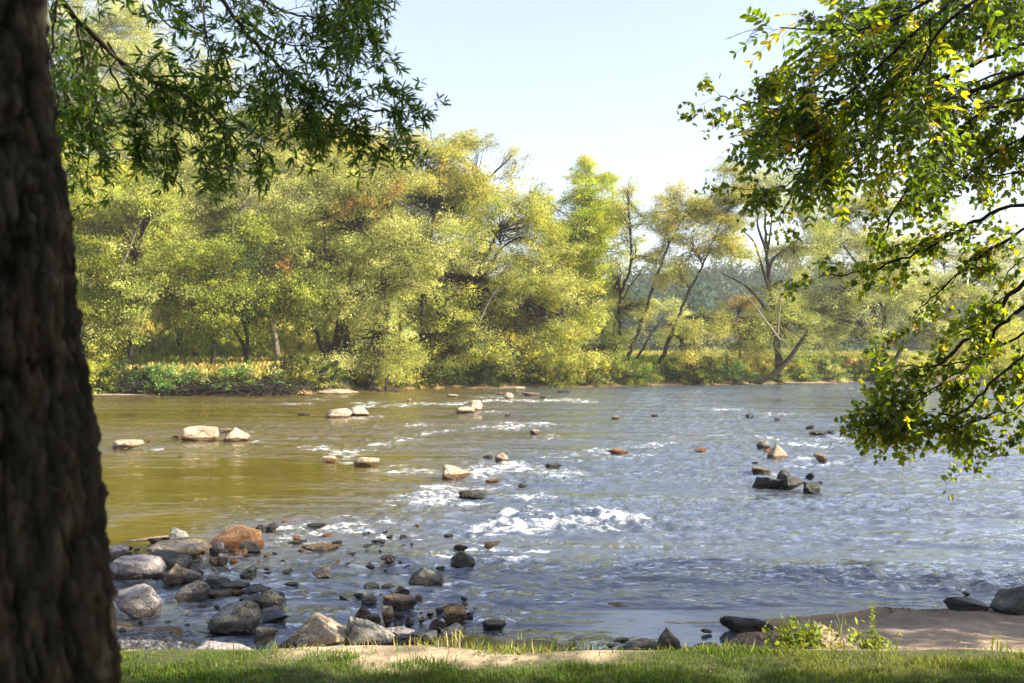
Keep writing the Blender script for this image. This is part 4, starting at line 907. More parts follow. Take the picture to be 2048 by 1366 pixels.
# curved bare trunk at the water edge with a fork of twigs
wood('fallen_log', 'curved dark bare trunk rising from the waterline in a long hook', 'log', pp(82.0, (1440, 764), (1480, 766), (1520, 762), (1552, 744), (1580, 715), (1604, 680), (1616, 664)), [.14, .20, .25, .24, .20, .15, .09], M_bark, 12,
     twigs=[(pp(82, (1616, 666), (1612, 659), (1600, 658), (1594, 661)), [.10, .08, .05, .03]), (pp(82, (1568, 730), (1560, 710), (1548, 690), (1555, 668)), [.14, .12, .1, .06]),
            (pp(82, (1600, 690), (1612, 684), (1622, 686)), [.06, .04, .02])], seed=4)
wood('fallen_log', 'slanting grey fallen branch reaching down to the water before the dark bushes', 'log', pp(80.6, (1428, 722), (1400, 736), (1365, 758), (1330, 768)), [.10, .13, .15, .12], M_bark, 8,
     twigs=[(pp(80.6, (1365, 757), (1330, 762), (1300, 757)), [.08, .06, .03]), (pp(80.6, (1330, 767), (1312, 772), (1300, 765)), [.07, .05, .02])], seed=5)
wood('fallen_log', 'pale long log lying at the water edge beside the hooked trunk', 'log', pp(80.8, (1430, 767), (1480, 770), (1540, 773)), [.08, .12, .10], M_driftd, 8, seed=6)
wood('driftwood', 'pinkish driftwood stump afloat below the hooked trunk', 'driftwood', pp(78.0, (1505, 781), (1530, 780), (1547, 777)), [.05, .10, .12], M_drift, 8, seed=7)
wood('driftwood', 'forked dark driftwood with one upright pale prong in the shallows', 'driftwood', pp(66.0, (738, 783), (752, 777), (768, 785), (790, 782), (806, 785)), [.05, .12, .16, .12, .05], M_driftd, 8,
     twigs=[(pp(66, (774, 783), (772, 765), (778, 748)), [.10, .08, .05])], seed=8)
wood('driftwood', 'pale branch lying on the low sandy shore', 'driftwood', pp(61.6, (228, 766), (250, 770), (275, 772)), [.10, .12, .07], M_drift, 8, seed=9)
wood('driftwood', 'white stick of driftwood resting on the rock pile in the shallows', 'driftwood', [PZ(246, 1083, .03), PZ(290, 1079, .05), PZ(338, 1073, .08)], [.012, .022, .022], M_drift, 8, seed=10)
wood('driftwood', 'grey leaning dead branch above the tangled roots', 'driftwood', pp(63.5, (560, 762), (575, 748), (592, 735)), [.12, .10, .05], M_barkp, 8, twigs=[(pp(63.5, (575, 748), (600, 752), (640, 748), (660, 744)), [.05, .04, .03, .02])], seed=11)
# root tangle and brush along the shaded shore: one uncountable mass
rng = np.random.default_rng(12); T = Tubes()
for i in range(520):
    a = rng.uniform(235, 660); D = float(far_shore(PD(a, 785, 62)[0]))-.1+rng.uniform(-.4, .5); s = PD(a, 785, D); s[2] = rng.uniform(-.05, .75)
    e = s+np.array([rng.uniform(-1.6, 1.6), rng.uniform(-.7, .3), rng.uniform(-.6, .35)]); m_ = (s+e)/2+rng.standard_normal(3)*.18
    r = rng.uniform(.012, .05); T.add(curve([s, m_, e], 3), r*np.linspace(1, .4, 7), 4)
tag(T.build('root_tangle', M_bark), 'tangled brown roots and dead brush under the lush shrubs', 'brush', kind='stuff')
# sandbanks of the far shore
def bar(label, px, py, wpx, hgt, depth, colr, seed):
    c = PZ(px, py); w_ = wpx*c[1]/F/2; P = ICO4*np.array([w_, depth, hgt]); P *= (1+.08*fbm(ICO4[:, 0]*3, ICO4[:, 1]*3, ICO4[:, 2]*3, seed=seed))[:, None]
    o = mesh_np('sandbank', P, ICO4F, RM[colr], smooth=True); o.location = (c[0], c[1]+depth*.5, -.02); return tag(o, label, 'sandbank')
bar('low tan sandbank in the shade beneath the leaning dead branch', 672, 788, 84, .3, 1.3, 'T', 5)
bar('flat pale sand spit at the foot of the short thick stem', 225, 793, 170, .16, 1.2, 'T', 6)
bar('sunlit sand strip beyond the hooked trunk', 1625, 768, 150, .15, 1.0, 'T', 7)
bar('pale sand edge seen through the maple twigs', 1985, 758, 120, .15, 1.0, 'B', 8)
# ------------------------------------------------------------------ foreground tree with the big dark trunk and its hanging twigs
rng = np.random.default_rng(77)
oak = empty('oak_tree', (-1.02, 1.85, .58), 'big rough barked tree in the foreground with narrow leaved twigs hanging across the sky', 'tree')
def rel(o, V): return V-np.array(o.location)
# trunk: axis from the base to above the frame; the photo shows its right edge
nz, na = 520, 420
tz = np.linspace(0, 1, nz); ZZ = .45+tz*4.2
xr = np.interp(ZZ, [.5, 2.0, 2.24, 2.45, 2.6, 2.85, 3.2, 4.7], [-.62, -.732, -.756, -.775, -.80, -.828, -.872, -.99])     # visible edge in x at D=1.85
Rr = np.interp(ZZ, [.45, 1.0, 2.0, 3.2, 4.7], [.36, .27, .245, .225, .205]); cx = xr-Rr-.03
th = np.linspace(0, 2*np.pi, na, endpoint=False)
TH, ZG = np.meshgrid(th, ZZ); RG = np.repeat(Rr[:, None], na, 1); CX = np.repeat(cx[:, None], na, 1)
u_ = TH*.25*10
wv = fbm(np.cos(TH)*3.0, np.sin(TH)*3.0, ZG*2.2, o=3, seed=70)
def crack(s, zs, w_, seed):
    n_ = fbm(np.cos(TH)*s+.35*wv, np.sin(TH)*s+.35*wv, ZG*zs+.3*wv, o=3, seed=seed); return np.clip(np.abs(n_)/w_, 0, 1)
ck1 = crack(7, 4.2, .22, 71); ck2 = crack(15, 13., .25, 73)
fine = fbm(np.cos(TH)*22, np.sin(TH)*22, ZG*30, o=4, seed=72, g=.6)
blot = fbm(np.cos(TH)*6, np.sin(TH)*6, ZG*7, o=4, seed=76, g=.6)
rid = ck1*(.6+.4*ck2)
RG = RG+.020*(ck1**.7-.7)+.010*(ck2-.5)+.008*fine+.006*blot
V = np.stack([CX+RG*np.cos(TH), 1.85+RG*np.sin(TH), ZG], -1).reshape(-1, 3)
i = np.arange(nz-1)[:, None]*na; j = np.arange(na)[None]; j2 = (j+1) % na
Q = np.stack([i+j, i+j2, i+na+j2, i+na+j], -1).reshape(-1, 4)
tnt = np.clip((.03+1.1*rid**1.3)*np.clip(1+.8*blot, .2, 2.2)+.5*fine*rid, .03, 3.0)[..., None]*(np.array([1., 1., 1.])+.35*sm(fbm(np.cos(TH)*2, np.sin(TH)*2, ZG*1.5, o=3, seed=75)*2)[..., None]*np.array([.25, .0, -.1]))
mesh_np('trunk', rel(oak, V), Q, M_oakf, tnt.reshape(-1, 3), smooth=True).parent = oak

class Leaves:
    def __init__(s): s.P = []; s.D = []; s.N = []; s.S = []; s.C = []
    def add(s, P, D, Nn, S, Cc): s.P.append(P); s.D.append(D); s.N.append(Nn); s.S.append(S); s.C.append(Cc)
    def build(s, name, tmpl, root, mat=M_near):
        P, D, Nn, S, Cc = [np.concatenate(a) for a in (s.P, s.D, s.N, s.S, s.C)]
        V, Fc, k = leaves_np(*tmpl, P, D, Nn, S); o = mesh_np(name, rel(root, V), Fc, mat, np.repeat(np.clip(Cc, .004, .7), k, 0)); o.parent = root; return o

def grow(T, Lv, rng, path, r0, nside, slen, ntw, tlen, leaf_fn, down=.25, start=.15, spread=.7):
    """limb -> side shoots -> twigs with leaves"""
    T.add(path, r0*np.linspace(1, .25, len(path)), 7, .05, rng)
    Ltot = np.linalg.norm(path[-1]-path[0])
    for i in range(nside):
        t = start+(1-start)*rng.random(); f = t*(len(path)-1); a = int(min(f, len(path)-2)); s = path[a]+(path[a+1]-path[a])*(f-a)
        d0 = unit(path[min(a+2, len(path)-1)]-path[max(a-1, 0)])
        d = unit(d0+rng.standard_normal(3)*spread*np.array([1, .8, 1])-np.array([0, 0, down])); ln = slen*rng.uniform(.5, 1.2)
        e = s+d*ln; m_ = (s+e)/2+rng.standard_normal(3)*.06*ln+np.array([0, 0, .05*ln]); sp = curve([s, m_, e-np.array([0, 0, .06*ln])], 5)
        T.add(sp, max(r0*.32*(1-.6*t), .0022)*np.linspace(1, .35, len(sp)), 5)
        for k in range(ntw):
            q = sp[rng.integers(2, len(sp))]; dd = unit(d+rng.standard_normal(3)*.75-np.array([0, 0, down*.8])); l2 = tlen*rng.uniform(.5, 1.3); e2 = q+dd*l2; m2 = (q+e2)/2+rng.standard_normal(3)*.02
            tw = curve([q, m2, e2], 3); T.add(tw, .0018*np.linspace(1, .5, len(tw)), 3); leaf_fn(Lv, rng, tw, dd)
        leaf_fn(Lv, rng, sp[len(sp)//2:], d)

OAKC = np.array([(.030, .060, .014), (.042, .078, .018), (.055, .095, .02), (.10, .13, .02)])
def oak_leaves(Lv, rng, tw, d):
    n = rng.integers(7, 12); t = np.clip(rng.random(n)**.6, 0, 1); t[:5] = 1.0
    f = t*(len(tw)-1); a = np.minimum(f.astype(int), len(tw)-2); P = tw[a]+(tw[a+1]-tw[a])*(f-a)[:, None]
    dd = unit(np.tile(unit(tw[-1]-tw[-2]), (n, 1))*.75+rng.standard_normal((n, 3))*.75-np.array([0, 0, .05]))
    nn = rng.standard_normal((n, 3))*.7+np.array([0, 0, 1.]); c = OAKC[rng.choice(4, n, p=[.35, .35, .25, .05])]*(1+.2*rng.standard_normal((n, 1)))
    Lv.add(P, dd, nn, .056*rng.uniform(.7, 1.25, n), c)
T = Tubes(); Lv = Leaves()
LB = [ # (polyline px, depth start->end, radius, sides)
 ([(60, -80), (130, 30), (200, 110), (290, 180), (380, 225), (470, 300), (520, 350)], 3.9, 4.9, .014, 17),
 ([(380, -120), (430, 0), (490, 90), (560, 160), (630, 215), (690, 235), (750, 245), (800, 250)], 4.2, 4.8, .012, 22),
 ([(370, -80), (400, 20), (416, 110), (440, 190), (470, 270)], 4.6, 4.5, .007, 11),
 ([(440, -90), (500, 0), (560, 45), (630, 60), (680, 50), (725, 70)], 4.5, 5.1, .009, 14),
 ([(560, -80), (610, -20), (660, 20), (690, 90), (695, 140), (700, 180)], 4.9, 4.6, .006, 10),
 ([(120, -60), (110, 60), (105, 170), (125, 260), (140, 330)], 3.7, 4.2, .006, 11),
 ([(150, 60), (165, 130), (170, 230), (185, 320)], 4.2, 4.3, .006, 9),
 ([(290, -60), (320, 60), (400, 90), (470, 60), (520, -20)], 4.8, 5.2, .006, 8),
 ([(200, 110), (240, 200), (290, 260), (330, 300)], 4.3, 4.5, .006, 10),
 ([(560, 160), (580, 240), (600, 275), (660, 300)], 4.6, 4.4, .006, 9),
 ([(630, 215), (670, 260), (710, 290), (750, 300)], 4.6, 4.7, .006, 8),
 ([(290, 180), (380, 180), (470, 190), (540, 240)], 4.5, 5.0, .006, 9),
 ([(100, -30), (220, 0), (320, 10), (420, 30)], 4.4, 5.0, .006, 9),
 ([(480, 60), (560, 110), (640, 120), (700, 130)], 4.7, 5.0, .006, 9),
 ([(420, 250), (450, 290), (430, 330)], 4.4, 4.4, .004, 3),
 ([(80, 90), (120, 180), (150, 250), (230, 290)], 4.0, 4.4, .006, 10), ([(215, 110), (300, 230), (380, 290), (420, 320)], 4.4, 4.7, .006, 10), ([(620, -90), (690, -30), (715, 30), (735, 70)], 4.9, 5.0, .006, 9), ([(700, 240), (745, 215), (780, 235)], 4.8, 4.8, .005, 5),
]
for pts, d0, d1, r, ns in LB:
    pts = np.array(pts, float); pts[:, 1] -= 25; P = curve(PD(pts[:, 0], pts[:, 1], np.linspace(d0, d1, len(pts))), 6)
    P[1:-1] += rng.standard_normal((len(P)-2, 3))*.004
    grow(T, Lv, rng, P, r, int(ns*1.15), .20, 4, .10, oak_leaves, down=.18)
# boughs joining the trunk above the frame
for e in [PD(60, -80, 3.9), PD(380, -120, 4.2), PD(440, -90, 4.5), PD(120, -60, 3.7), PD(370, -80, 4.6), PD(560, -80, 4.9), PD(290, -60, 4.8)]:
    s = np.array([-1.18, 1.9, 4.45]); T.add(curve([s, (s+e)/2+np.array([-.2, 0, .35]), e], 8), np.linspace(.05, .012, 17), 7, .04, rng)
o = mesh_np('branches', rel(oak, np.concatenate(T.V)), np.concatenate(T.F), M_oak, smooth=True); o.parent = oak
Lv.build('leaves', LANCE, oak, M_oakleaf)

# ------------------------------------------------------------------ overhanging maple
def make_maple():
    global T
    rng = np.random.default_rng(88)
    root = empty('maple_tree', (6.6, 8.6, .3), 'maple leaning in with lobed leaves on long dark branches over the water', 'tree')
    MC = np.array([(.04, .070, .014), (.07, .11, .018), (.13, .16, .02), (.24, .22, .025), (.30, .14, .03)])
    def ml(Lv, rng, tw, d):
        n = rng.integers(6, 10); t = rng.random(n); t[0] = 1
        f = t*(len(tw)-1); a = np.minimum(f.astype(int), len(tw)-2); P = tw[a]+(tw[a+1]-tw[a])*(f-a)[:, None]+rng.standard_normal((n, 3))*.03
        dd = unit(np.tile(d, (n, 1))*.4+rng.standard_normal((n, 3))*.6-np.array([0, 0, .55]))
        nn = rng.standard_normal((n, 3))*.75+np.array([.25, -.2, .9]); ci = rng.choice(5, n, p=[.28, .38, .29, .045, .005])
        Lv.add(P, dd, nn, .046*rng.uniform(.55, 1.35, n), MC[ci]*(1+.2*rng.standard_normal((n, 1))))
    T = Tubes(); Lv = Leaves(); hub = np.array([6.5, 8.6, 4.2])
    MB_ = [
     ([(2120, 60), (1950, 130), (1800, 190), (1680, 230), (1560, 220), (1500, 205), (1438, 192)], 7.2, 8.0, .016, 22),
     ([(2120, 120), (1950, 180), (1800, 240), (1700, 290), (1600, 370), (1560, 430)], 7.2, 8.2, .02, 26),
     ([(1640, 330), (1560, 375), (1500, 380), (1440, 368)], 7.8, 8.0, .007, 7),
     ([(1640, 250), (1560, 270), (1500, 285)], 7.8, 8.0, .007, 9),
     ([(2120, -40), (1950, 20), (1820, 70), (1700, 110), (1600, 120), (1540, 160)], 7.6, 8.6, .018, 24),
     ([(2120, -100), (1950, -40), (1850, 0), (1740, 20), (1650, 40)], 7.4, 8.3, .012, 16),
     ([(2120, 180), (1980, 220), (1870, 310), (1800, 400), (1770, 470), (1775, 500)], 7.2, 7.6, .018, 15),
     ([(2120, 250), (2000, 300), (1920, 360), (1850, 400), (1740, 385)], 7.5, 8.1, .012, 17),
     ([(2120, 390), (1980, 430), (1900, 470), (1800, 520), (1720, 545), (1640, 552)], 7.0, 7.6, .016, 13),
     ([(2120, 420), (1980, 500), (1900, 560), (1850, 610), (1830, 640)], 7.2, 7.6, .012, 13),
     ([(2120, 330), (1990, 350), (1900, 330), (1820, 330)], 7.8, 8.3, .01, 14),
     ([(2120, 545), (2000, 635), (1950, 690), (1880, 750), (1830, 790), (1800, 850)], 6.6, 7.2, .018, 15),
     ([(2120, 590), (2000, 680), (1965, 740), (1935, 800), (1895, 860)], 6.7, 7.2, .016, 14),
     ([(2120, 640), (1990, 730), (1900, 755), (1820, 760), (1775, 765)], 6.8, 7.3, .01, 12),
     ([(2120, 690), (2010, 770), (1930, 850), (1860, 860), (1800, 880)], 6.7, 7.1, .011, 14),
     ([(1900, 790), (1830, 820), (1790, 830), (1755, 835)], 7.1, 7.2, .006, 11), ([(2000, 850), (1920, 880), (1850, 880), (1800, 890)], 6.9, 7.1, .006, 9), ([(1960, 740), (1880, 800), (1800, 850), (1760, 870)], 6.9, 7.1, .006, 12), ([(2120, 800), (2060, 880), (2020, 900), (1960, 910)], 6.8, 6.9, .006, 7),
     ([(2120, 720), (2050, 830), (1990, 860), (1900, 880)], 6.8, 7.0, .008, 6),
     ([(2120, 480), (2040, 520), (1980, 600), (1930, 650)], 7.4, 7.6, .007, 6),
     ([(2120, 0), (2020, 60), (1900, 80), (1800, 110)], 8.4, 9.2, .016, 22), ([(2120, 90), (2020, 140), (1900, 180), (1830, 240)], 8.6, 9.4, .016, 24),
     ([(2120, 160), (2040, 200), (1980, 260), (1900, 280)], 7.6, 8.4, .012, 20), ([(2120, -60), (2060, -20), (1980, 30), (1900, 60)], 7.0, 7.4, .012, 17), ([(2120, 210), (2060, 250), (2020, 320), (1960, 420)], 8.0, 8.2, .01, 14)]
    for k, (pts, d0, d1, r, ns) in enumerate(MB_):
        pts = np.array(pts, float)
        if pts[-1, 1] > 700: pts[:, 1] -= 28
        P = curve(PD(pts[:, 0], pts[:, 1], np.linspace(d0, d1, len(pts))), 6); P[1:-1] += rng.standard_normal((len(P)-2, 3))*.008
        grow(T, Lv, rng, P, r, int(ns*(1.3 if pts[-1, 1] < 300 and d1 > 8.1 else 1.05 if pts[-1, 1] < 560 else .85)), .28, 4, .12, ml, down=.3, start=.12, spread=.6)
        if pts[0, 0] > 2100:
            s = hub+np.array([0, 0, (400-pts[0, 1])*.0022]); T.add(curve([s, (s+P[0])/2+np.array([0, 0, .1]), P[0]], 6), np.linspace(r*2.6, r, 13), 7, .04, rng)
    # the rest of the crown, beyond the frame, that shades the near shore
    for k in range(70):
        z0 = rng.uniform(3.6, 9.5); a = rng.uniform(0, 6.28); s = np.array([6.55, 8.6, min(z0, 8.5)]); ln = rng.uniform(1.6, 3.4)*(1.15-.05*z0)
        e = s+np.array([math.cos(a)*ln, math.sin(a)*ln*1.0, rng.uniform(.1, 1.1)])
        if abs(e[0]) < e[1]*.56+.7 and e[0] < 5.2: e[0] = max(5.6, e[1]*.6+.8)
        P = curve([s, (s+e)/2+np.array([0, 0, .25]), e], 6); grow(T, Lv, rng, P, .03, 10, .6, 4, .26, ml, down=.1, start=.25, spread=.8)
    # trunk
    tz = np.linspace(0, 1, 14); P = np.stack([6.6+.15*np.sin(tz*4), 8.6+.1*np.cos(tz*3), .2+tz*9], -1); TT = Tubes(); TT.add(P, .22*(1-.75*tz)+.02, 14, .03, rng)
    o = mesh_np('trunk', rel(root, TT.V[0]), TT.F[0], M_bark, smooth=True); o.parent = root
    o = mesh_np('branches', rel(root, np.concatenate(T.V)), np.concatenate(T.F), M_bark, smooth=True); o.parent = root
    Lv.build('leaves', MAPLE, root); return len(Lv.P)
make_maple()
# ------------------------------------------------------------------ ash-like tree with long drooping compound leaves in front of the maple
def make_ash():
    rng = np.random.default_rng(99)
    root = empty('ash_tree', (5.6, 3.0, .6), 'tree with long drooping compound leaves, partly turned yellow, in front of the maple', 'tree')
    AC = np.array([(.035, .065, .014), (.06, .10, .018), (.14, .17, .02), (.36, .30, .03), (.34, .18, .03)])
    T = Tubes(); Lv = Leaves()
    def cl(Lv, rng, tw, d):
        for _ in range(2):
            j = rng.integers(0, len(tw)); s = tw[j]; dd = unit(d*.5+rng.standard_normal(3)*.55-np.array([0, 0, .35])); ln = rng.uniform(.18, .32)
            e = s+dd*ln-np.array([0, 0, .07]); rp = curve([s, (s+e)/2+np.array([0, 0, .02]), e], 4); T.add(rp, .0015*np.ones(len(rp)), 3)
            m_ = rng.integers(4, 7); t = np.repeat(np.linspace(.25, 1, m_), 2); f = t*(len(rp)-1); a = np.minimum(f.astype(int), len(rp)-2); P = rp[a]+(rp[a+1]-rp[a])*(f-a)[:, None]
            side = unit(np.cross(dd, rng.standard_normal(3)*.35+np.array([0, 0, 1.]))); sg = np.tile([1, -1], m_)[:, None]
            D_ = unit(dd*.75+side*sg*.9+rng.standard_normal((2*m_, 3))*.12-np.array([0, 0, .25])); nn = np.cross(dd, side)*np.ones((2*m_, 1))*-1+rng.standard_normal((2*m_, 3))*.25
            base = AC[rng.choice(5, p=[.38, .34, .18, .085, .015])]; Lv.add(P, D_, nn, rng.uniform(.05, .075)*(.7+.4*np.sin(t*2.6)), base*(1+.18*rng.standard_normal((2*m_, 1))))
    for pts, d0, d1, r, ns in [([(2120, -120), (1900, -20), (1760, 50), (1650, 60), (1560, 55)], 6.2, 6.6, .016, 15), ([(2100, -140), (1860, 40), (1760, 130), (1680, 200), (1600, 230)], 6.1, 6.7, .014, 15),
                               ([(2100, -100), (1900, 40), (1840, 130), (1780, 210), (1740, 290)], 5.9, 6.3, .012, 12), ([(1780, 130), (1720, 220), (1660, 290), (1640, 330)], 6.4, 6.7, .008, 10),
                               ([(1980, -100), (1860, -20), (1770, 10), (1690, 20)], 6.5, 7.0, .01, 10), ([(2100, -160), (2000, -30), (1990, 10)], 6.0, 6.2, .008, 5), ([(1740, 50), (1660, 140), (1590, 190), (1550, 240)], 6.5, 6.9, .007, 9), ([(1860, 40), (1860, 140), (1850, 240)], 6.2, 6.3, .007, 5)]:
        pts = np.array(pts, float); P = curve(PD(pts[:, 0], pts[:, 1], np.linspace(d0, d1, len(pts))), 6); grow(T, Lv, rng, P, r, ns, .26, 2, .10, cl, down=.3, start=.2, spread=.6)
        if pts[0, 1] < -90:
            s = np.array([5.6, 3.0, 5.6]); T.add(curve([s, (s+P[0])/2+np.array([0, 0, .3]), P[0]], 6), np.linspace(.05, r, 13), 7)
    for k in range(44):      # crown beyond the frame
        z0 = rng.uniform(4.2, 9.0); a = rng.uniform(0, 6.28); s = np.array([5.6, 3.0, min(z0, 8)]); ln = rng.uniform(1.2, 2.6)
        e = s+np.array([math.cos(a)*ln, math.sin(a)*ln*.8, rng.uniform(.1, 1.0)])
        if e[0] < e[1]*.56+.9: e[0] = e[1]*.56+1.0
        e[1] = min(e[1], 4.1)
        P = curve([s, (s+e)/2+np.array([0, 0, .2]), e], 6); grow(T, Lv, rng, P, .025, 8, .5, 3, .2, cl, down=.1, start=.25, spread=.8)
    tz = np.linspace(0, 1, 14); P = np.stack([5.6+.1*np.sin(tz*5), 3.0+.1*np.cos(tz*3), .5+tz*8.4], -1); TT = Tubes(); TT.add(P, .17*(1-.75*tz)+.02, 14, .03, rng)
    mesh_np('trunk', rel(root, TT.V[0]), TT.F[0], M_bark, smooth=True).parent = root
    mesh_np('branches', rel(root, np.concatenate(T.V)), np.concatenate(T.F), M_bark, smooth=True).parent = root
    Lv.build('leaves', OVAL, root)
make_ash()
def shade_tree(label, x0, y0, seed, sgn, zc=5.4):  # unseen trees, crowns cut along the sun direction to bound the shade
    rng = np.random.default_rng(seed); root = empty('shade_tree', (x0, y0, .6), label, 'tree', 'unseen trees with crowns cut to shape the near bank shade'); T = Tubes(); P = np.stack([x0+.1*np.sin(np.linspace(0, 5, 12)), y0+0*np.linspace(0, 5, 12), np.linspace(.5, 8, 12)], -1); T.add(P, np.linspace(.22, .05, 12), 12, .04, rng)
    k = 1500 if sgn < 0 else 750; u = unit(rng.standard_normal((k, 3)))*rng.random((k, 1))**.4*np.array([2.9, 2.8, 2.9])+np.array([x0, y0, zc]); t_ = (u[:, 2]-.6)/to_sun[2]; lim = (5.98 if sgn < 0 else 8.3)+to_sun[1]*t_+.12*rng.standard_normal(k); u = u[u[:, 1] < lim-.2] if sgn < 0 else u[u[:, 1] > lim+.2]
    V, Fc, cc = foliage(rng, u, u-np.array([x0, y0, 5.]), .45, .35, 55, .10, 'green')
    for q in u[:90]: T.add(curve([P[6+rng.integers(0, 4)], (P[8]+q)/2+[0, 0, .2], q], 4), np.linspace(.05, .01, 9), 5)
    mesh_np('trunk', rel(root, np.concatenate(T.V)), np.concatenate(T.F), M_bark, smooth=True).parent = root
    mesh_np('crown', rel(root, V), Fc, M_far, cc).parent = root
shade_tree('leafy tree behind the viewer shading the lawn', 6.2, 3.6, 3, -1)
shade_tree('second leafy tree behind the viewer shading the big trunk', 3.8, -1.2, 4, -1, 5.8)
shade_tree('third leafy tree on the lawn outside the view', 10.2, 2.4, 5, -1, 6.2)
shade_tree('broad tree on the shore outside the view shading the beach', 11.0, 7.6, 6, 1, 5.0)

# ------------------------------------------------------------------ lawn
rng = np.random.default_rng(55); n = 150000
gx = rng.uniform(-4.6, 5.2, n); gy = 5.1+rng.random(n)*2.3
edge = 6.7+.12*vn(gx*1.1, .5, seed=11)+.22*fbm(gx*1.7, gy*2, o=3, seed=57)
dens = np.clip((edge-gy)/.25, 0, 1)*(.55+.45*sm(.8+fbm(gx*1.3, gy*1.3, o=3, seed=58)))
sandm = sm((gx+1.75)/.4)*sm((1.0-gx)/.4)*sm((gy-6.25-.3*fbm(gx*1.5, gy*1.5, o=3, seed=21))/.2); dens *= 1-.93*sandm
k = rng.random(n) < dens; gx, gy = gx[k], gy[k]; n = len(gx)
hgt = (.022+.026*rng.random(n))*(.8+.5*sm(.5+fbm(gx*2, gy*2, o=2, seed=59)))
P = np.stack([gx, gy, ground(gx, gy)-.006], -1)
BL = (np.array([[0, .06, 0], [0, -.06, 0], [.55, .05, .05], [.55, -.05, .05], [1, .008, .22], [1, -.008, .22]]), [[0, 1, 3, 2], [2, 3, 5, 4]])
V, Fc, kk = leaves_np(*BL, P, np.stack([rng.standard_normal(n)*.35, rng.standard_normal(n)*.35, np.ones(n)], -1), np.stack([rng.standard_normal(n), rng.standard_normal(n), np.zeros(n)+.01], -1), hgt)
dry = sm(.1+fbm(gx*.9, gy*1.2, o=3, seed=60))[:, None]*.5+.5*(rng.random((n, 1)) < .08)
cc = (np.array([.085, .14, .018])*(1-dry)+np.array([.26, .25, .06])*dry)*(1+.25*rng.standard_normal((n, 1)))
tag(mesh_np('grass', V, Fc, M_grassm, np.repeat(np.clip(cc, .01, .6), kk, 0)), 'short green lawn along the top of the near bank', 'grass', kind='stuff')
# broad little leaves among the grass
n = 5200; gx = rng.uniform(-4, 5, n); gy = rng.uniform(5.4, 6.75, n); k = fbm(gx*2.2, gy*2.2, o=3, seed=81) > .1; gx, gy = gx[k], gy[k]; n = len(gx)
P = np.stack([gx, gy, ground(gx, gy)+.012+.02*rng.random(n)], -1); V, Fc, kk = leaves_np(*OVAL, P, rng.standard_normal((n, 3))*np.array([1, 1, .3]), rng.standard_normal((n, 3))*.35+np.array([0, 0, 1]), .014+.016*rng.random(n))
tag(mesh_np('clover', V, Fc, M_grassm, np.repeat(np.array([(.07, .13, .03), (.10, .16, .05), (.16, .17, .04)])[rng.integers(0, 3, n)], kk, 0)), 'patches of small broad leaved weeds in the lawn', 'weeds', kind='stuff')
# grassy fringe on the hump and shore edge
n = 9000; gx = rng.uniform(-1.9, 1.6, n); gy = rng.uniform(6.6, 8.7, n); s = near_shore(gx)-gy
f = np.exp(-((s-.25)/.22)**2)*(sm(.2+fbm(gx*2.5, gy*2.5, o=3, seed=63)))*.9+.40*(s > .1)*sm(fbm(gx*1.8, gy*3, o=4, seed=64)*2)
k = (rng.random(n) < f) & (s > .03); gx, gy = gx[k], gy[k]; n = len(gx)
P = np.stack([gx, gy, ground(gx, gy)-.01], -1)
V, Fc, kk = leaves_np(*BL, P, np.stack([rng.standard_normal(n)*.5, rng.standard_normal(n)*.5, np.ones(n)], -1), np.stack([rng.standard_normal(n), rng.standard_normal(n), np.zeros(n)+.01], -1), .05+.06*rng.random(n))
cc = np.array([(.16, .19, .03), (.26, .21, .07), (.12, .17, .03)])[rng.integers(0, 3, n)]*(1+.25*rng.standard_normal((n, 1)))
tag(mesh_np('grass', V, Fc, M_grassm, np.repeat(np.clip(cc, .01, .6), kk, 0)), 'sparse dry grass fringing the sandy hump', 'grass', kind='stuff')
# fallen leaves and specks
n = 1500; gx = rng.uniform(-3.5, 5.5, n); gy = rng.uniform(5.6, 9.6, n); k = near_shore(gx)-gy > .15; gx, gy = gx[k], gy[k]; n = len(gx)
P = np.stack([gx, gy, ground(gx, gy)+.012], -1); V, Fc, kk = leaves_np(*OVAL, P, rng.standard_normal((n, 3))*np.array([1, 1, .1]), rng.standard_normal((n, 3))*.25+np.array([0, 0, 1]), (.008+.035*rng.random(n)**2))
cc = np.array([(.16, .09, .04), (.08, .05, .03), (.30, .22, .10), (.22, .20, .04)])[rng.integers(0, 4, n)]
tag(mesh_np('fallen_leaves', V, Fc, M_grassm, np.repeat(cc, kk, 0)), 'dry fallen leaves scattered over the sand and lawn', 'leaves', kind='stuff')

# ------------------------------------------------------------------ weeds at the lawn edge
def weed(name, label, cat, px, py, z, specs, seed, colr, tall=(), stems=26, spread=.16, hgt=.22, lsz=.05):
    rng = np.random.default_rng(seed); c = PZ(px, py, z); c[2] = float(ground(c[0], c[1])); root = empty(name, c, label, cat); T = Tubes(); Lv = Leaves()
    for i in range(stems):
        s = c+np.array([rng.normal(0, spread), rng.normal(0, spread*.4), 0]); s[2] = ground(s[0], s[1]); e = s+np.array([rng.normal(0, .06), rng.normal(0, .06), hgt*rng.uniform(.5, 1.15)]); tw = curve([s, (s+e)/2+rng.standard_normal(3)*.01, e], 3)
        T.add(tw, .0018*np.ones(len(tw)), 3); k = 9; P = tw[rng.integers(1, len(tw), k)]+rng.standard_normal((k, 3))*.006
        Lv.add(P, rng.standard_normal((k, 3))+np.array([0, 0, .2]), rng.standard_normal((k, 3))*.6+np.array([0, 0, 1]), lsz*rng.uniform(.6, 1.3, k), np.array(colr)[rng.integers(0, len(colr), k)]*(1+.2*rng.standard_normal((k, 1))))
    if T.V: mesh_np('stems', rel(root, np.concatenate(T.V)), np.concatenate(T.F), M_stem, smooth=True).parent = root
    Lv.build('leaves', OVAL, root, M_grassm); return root
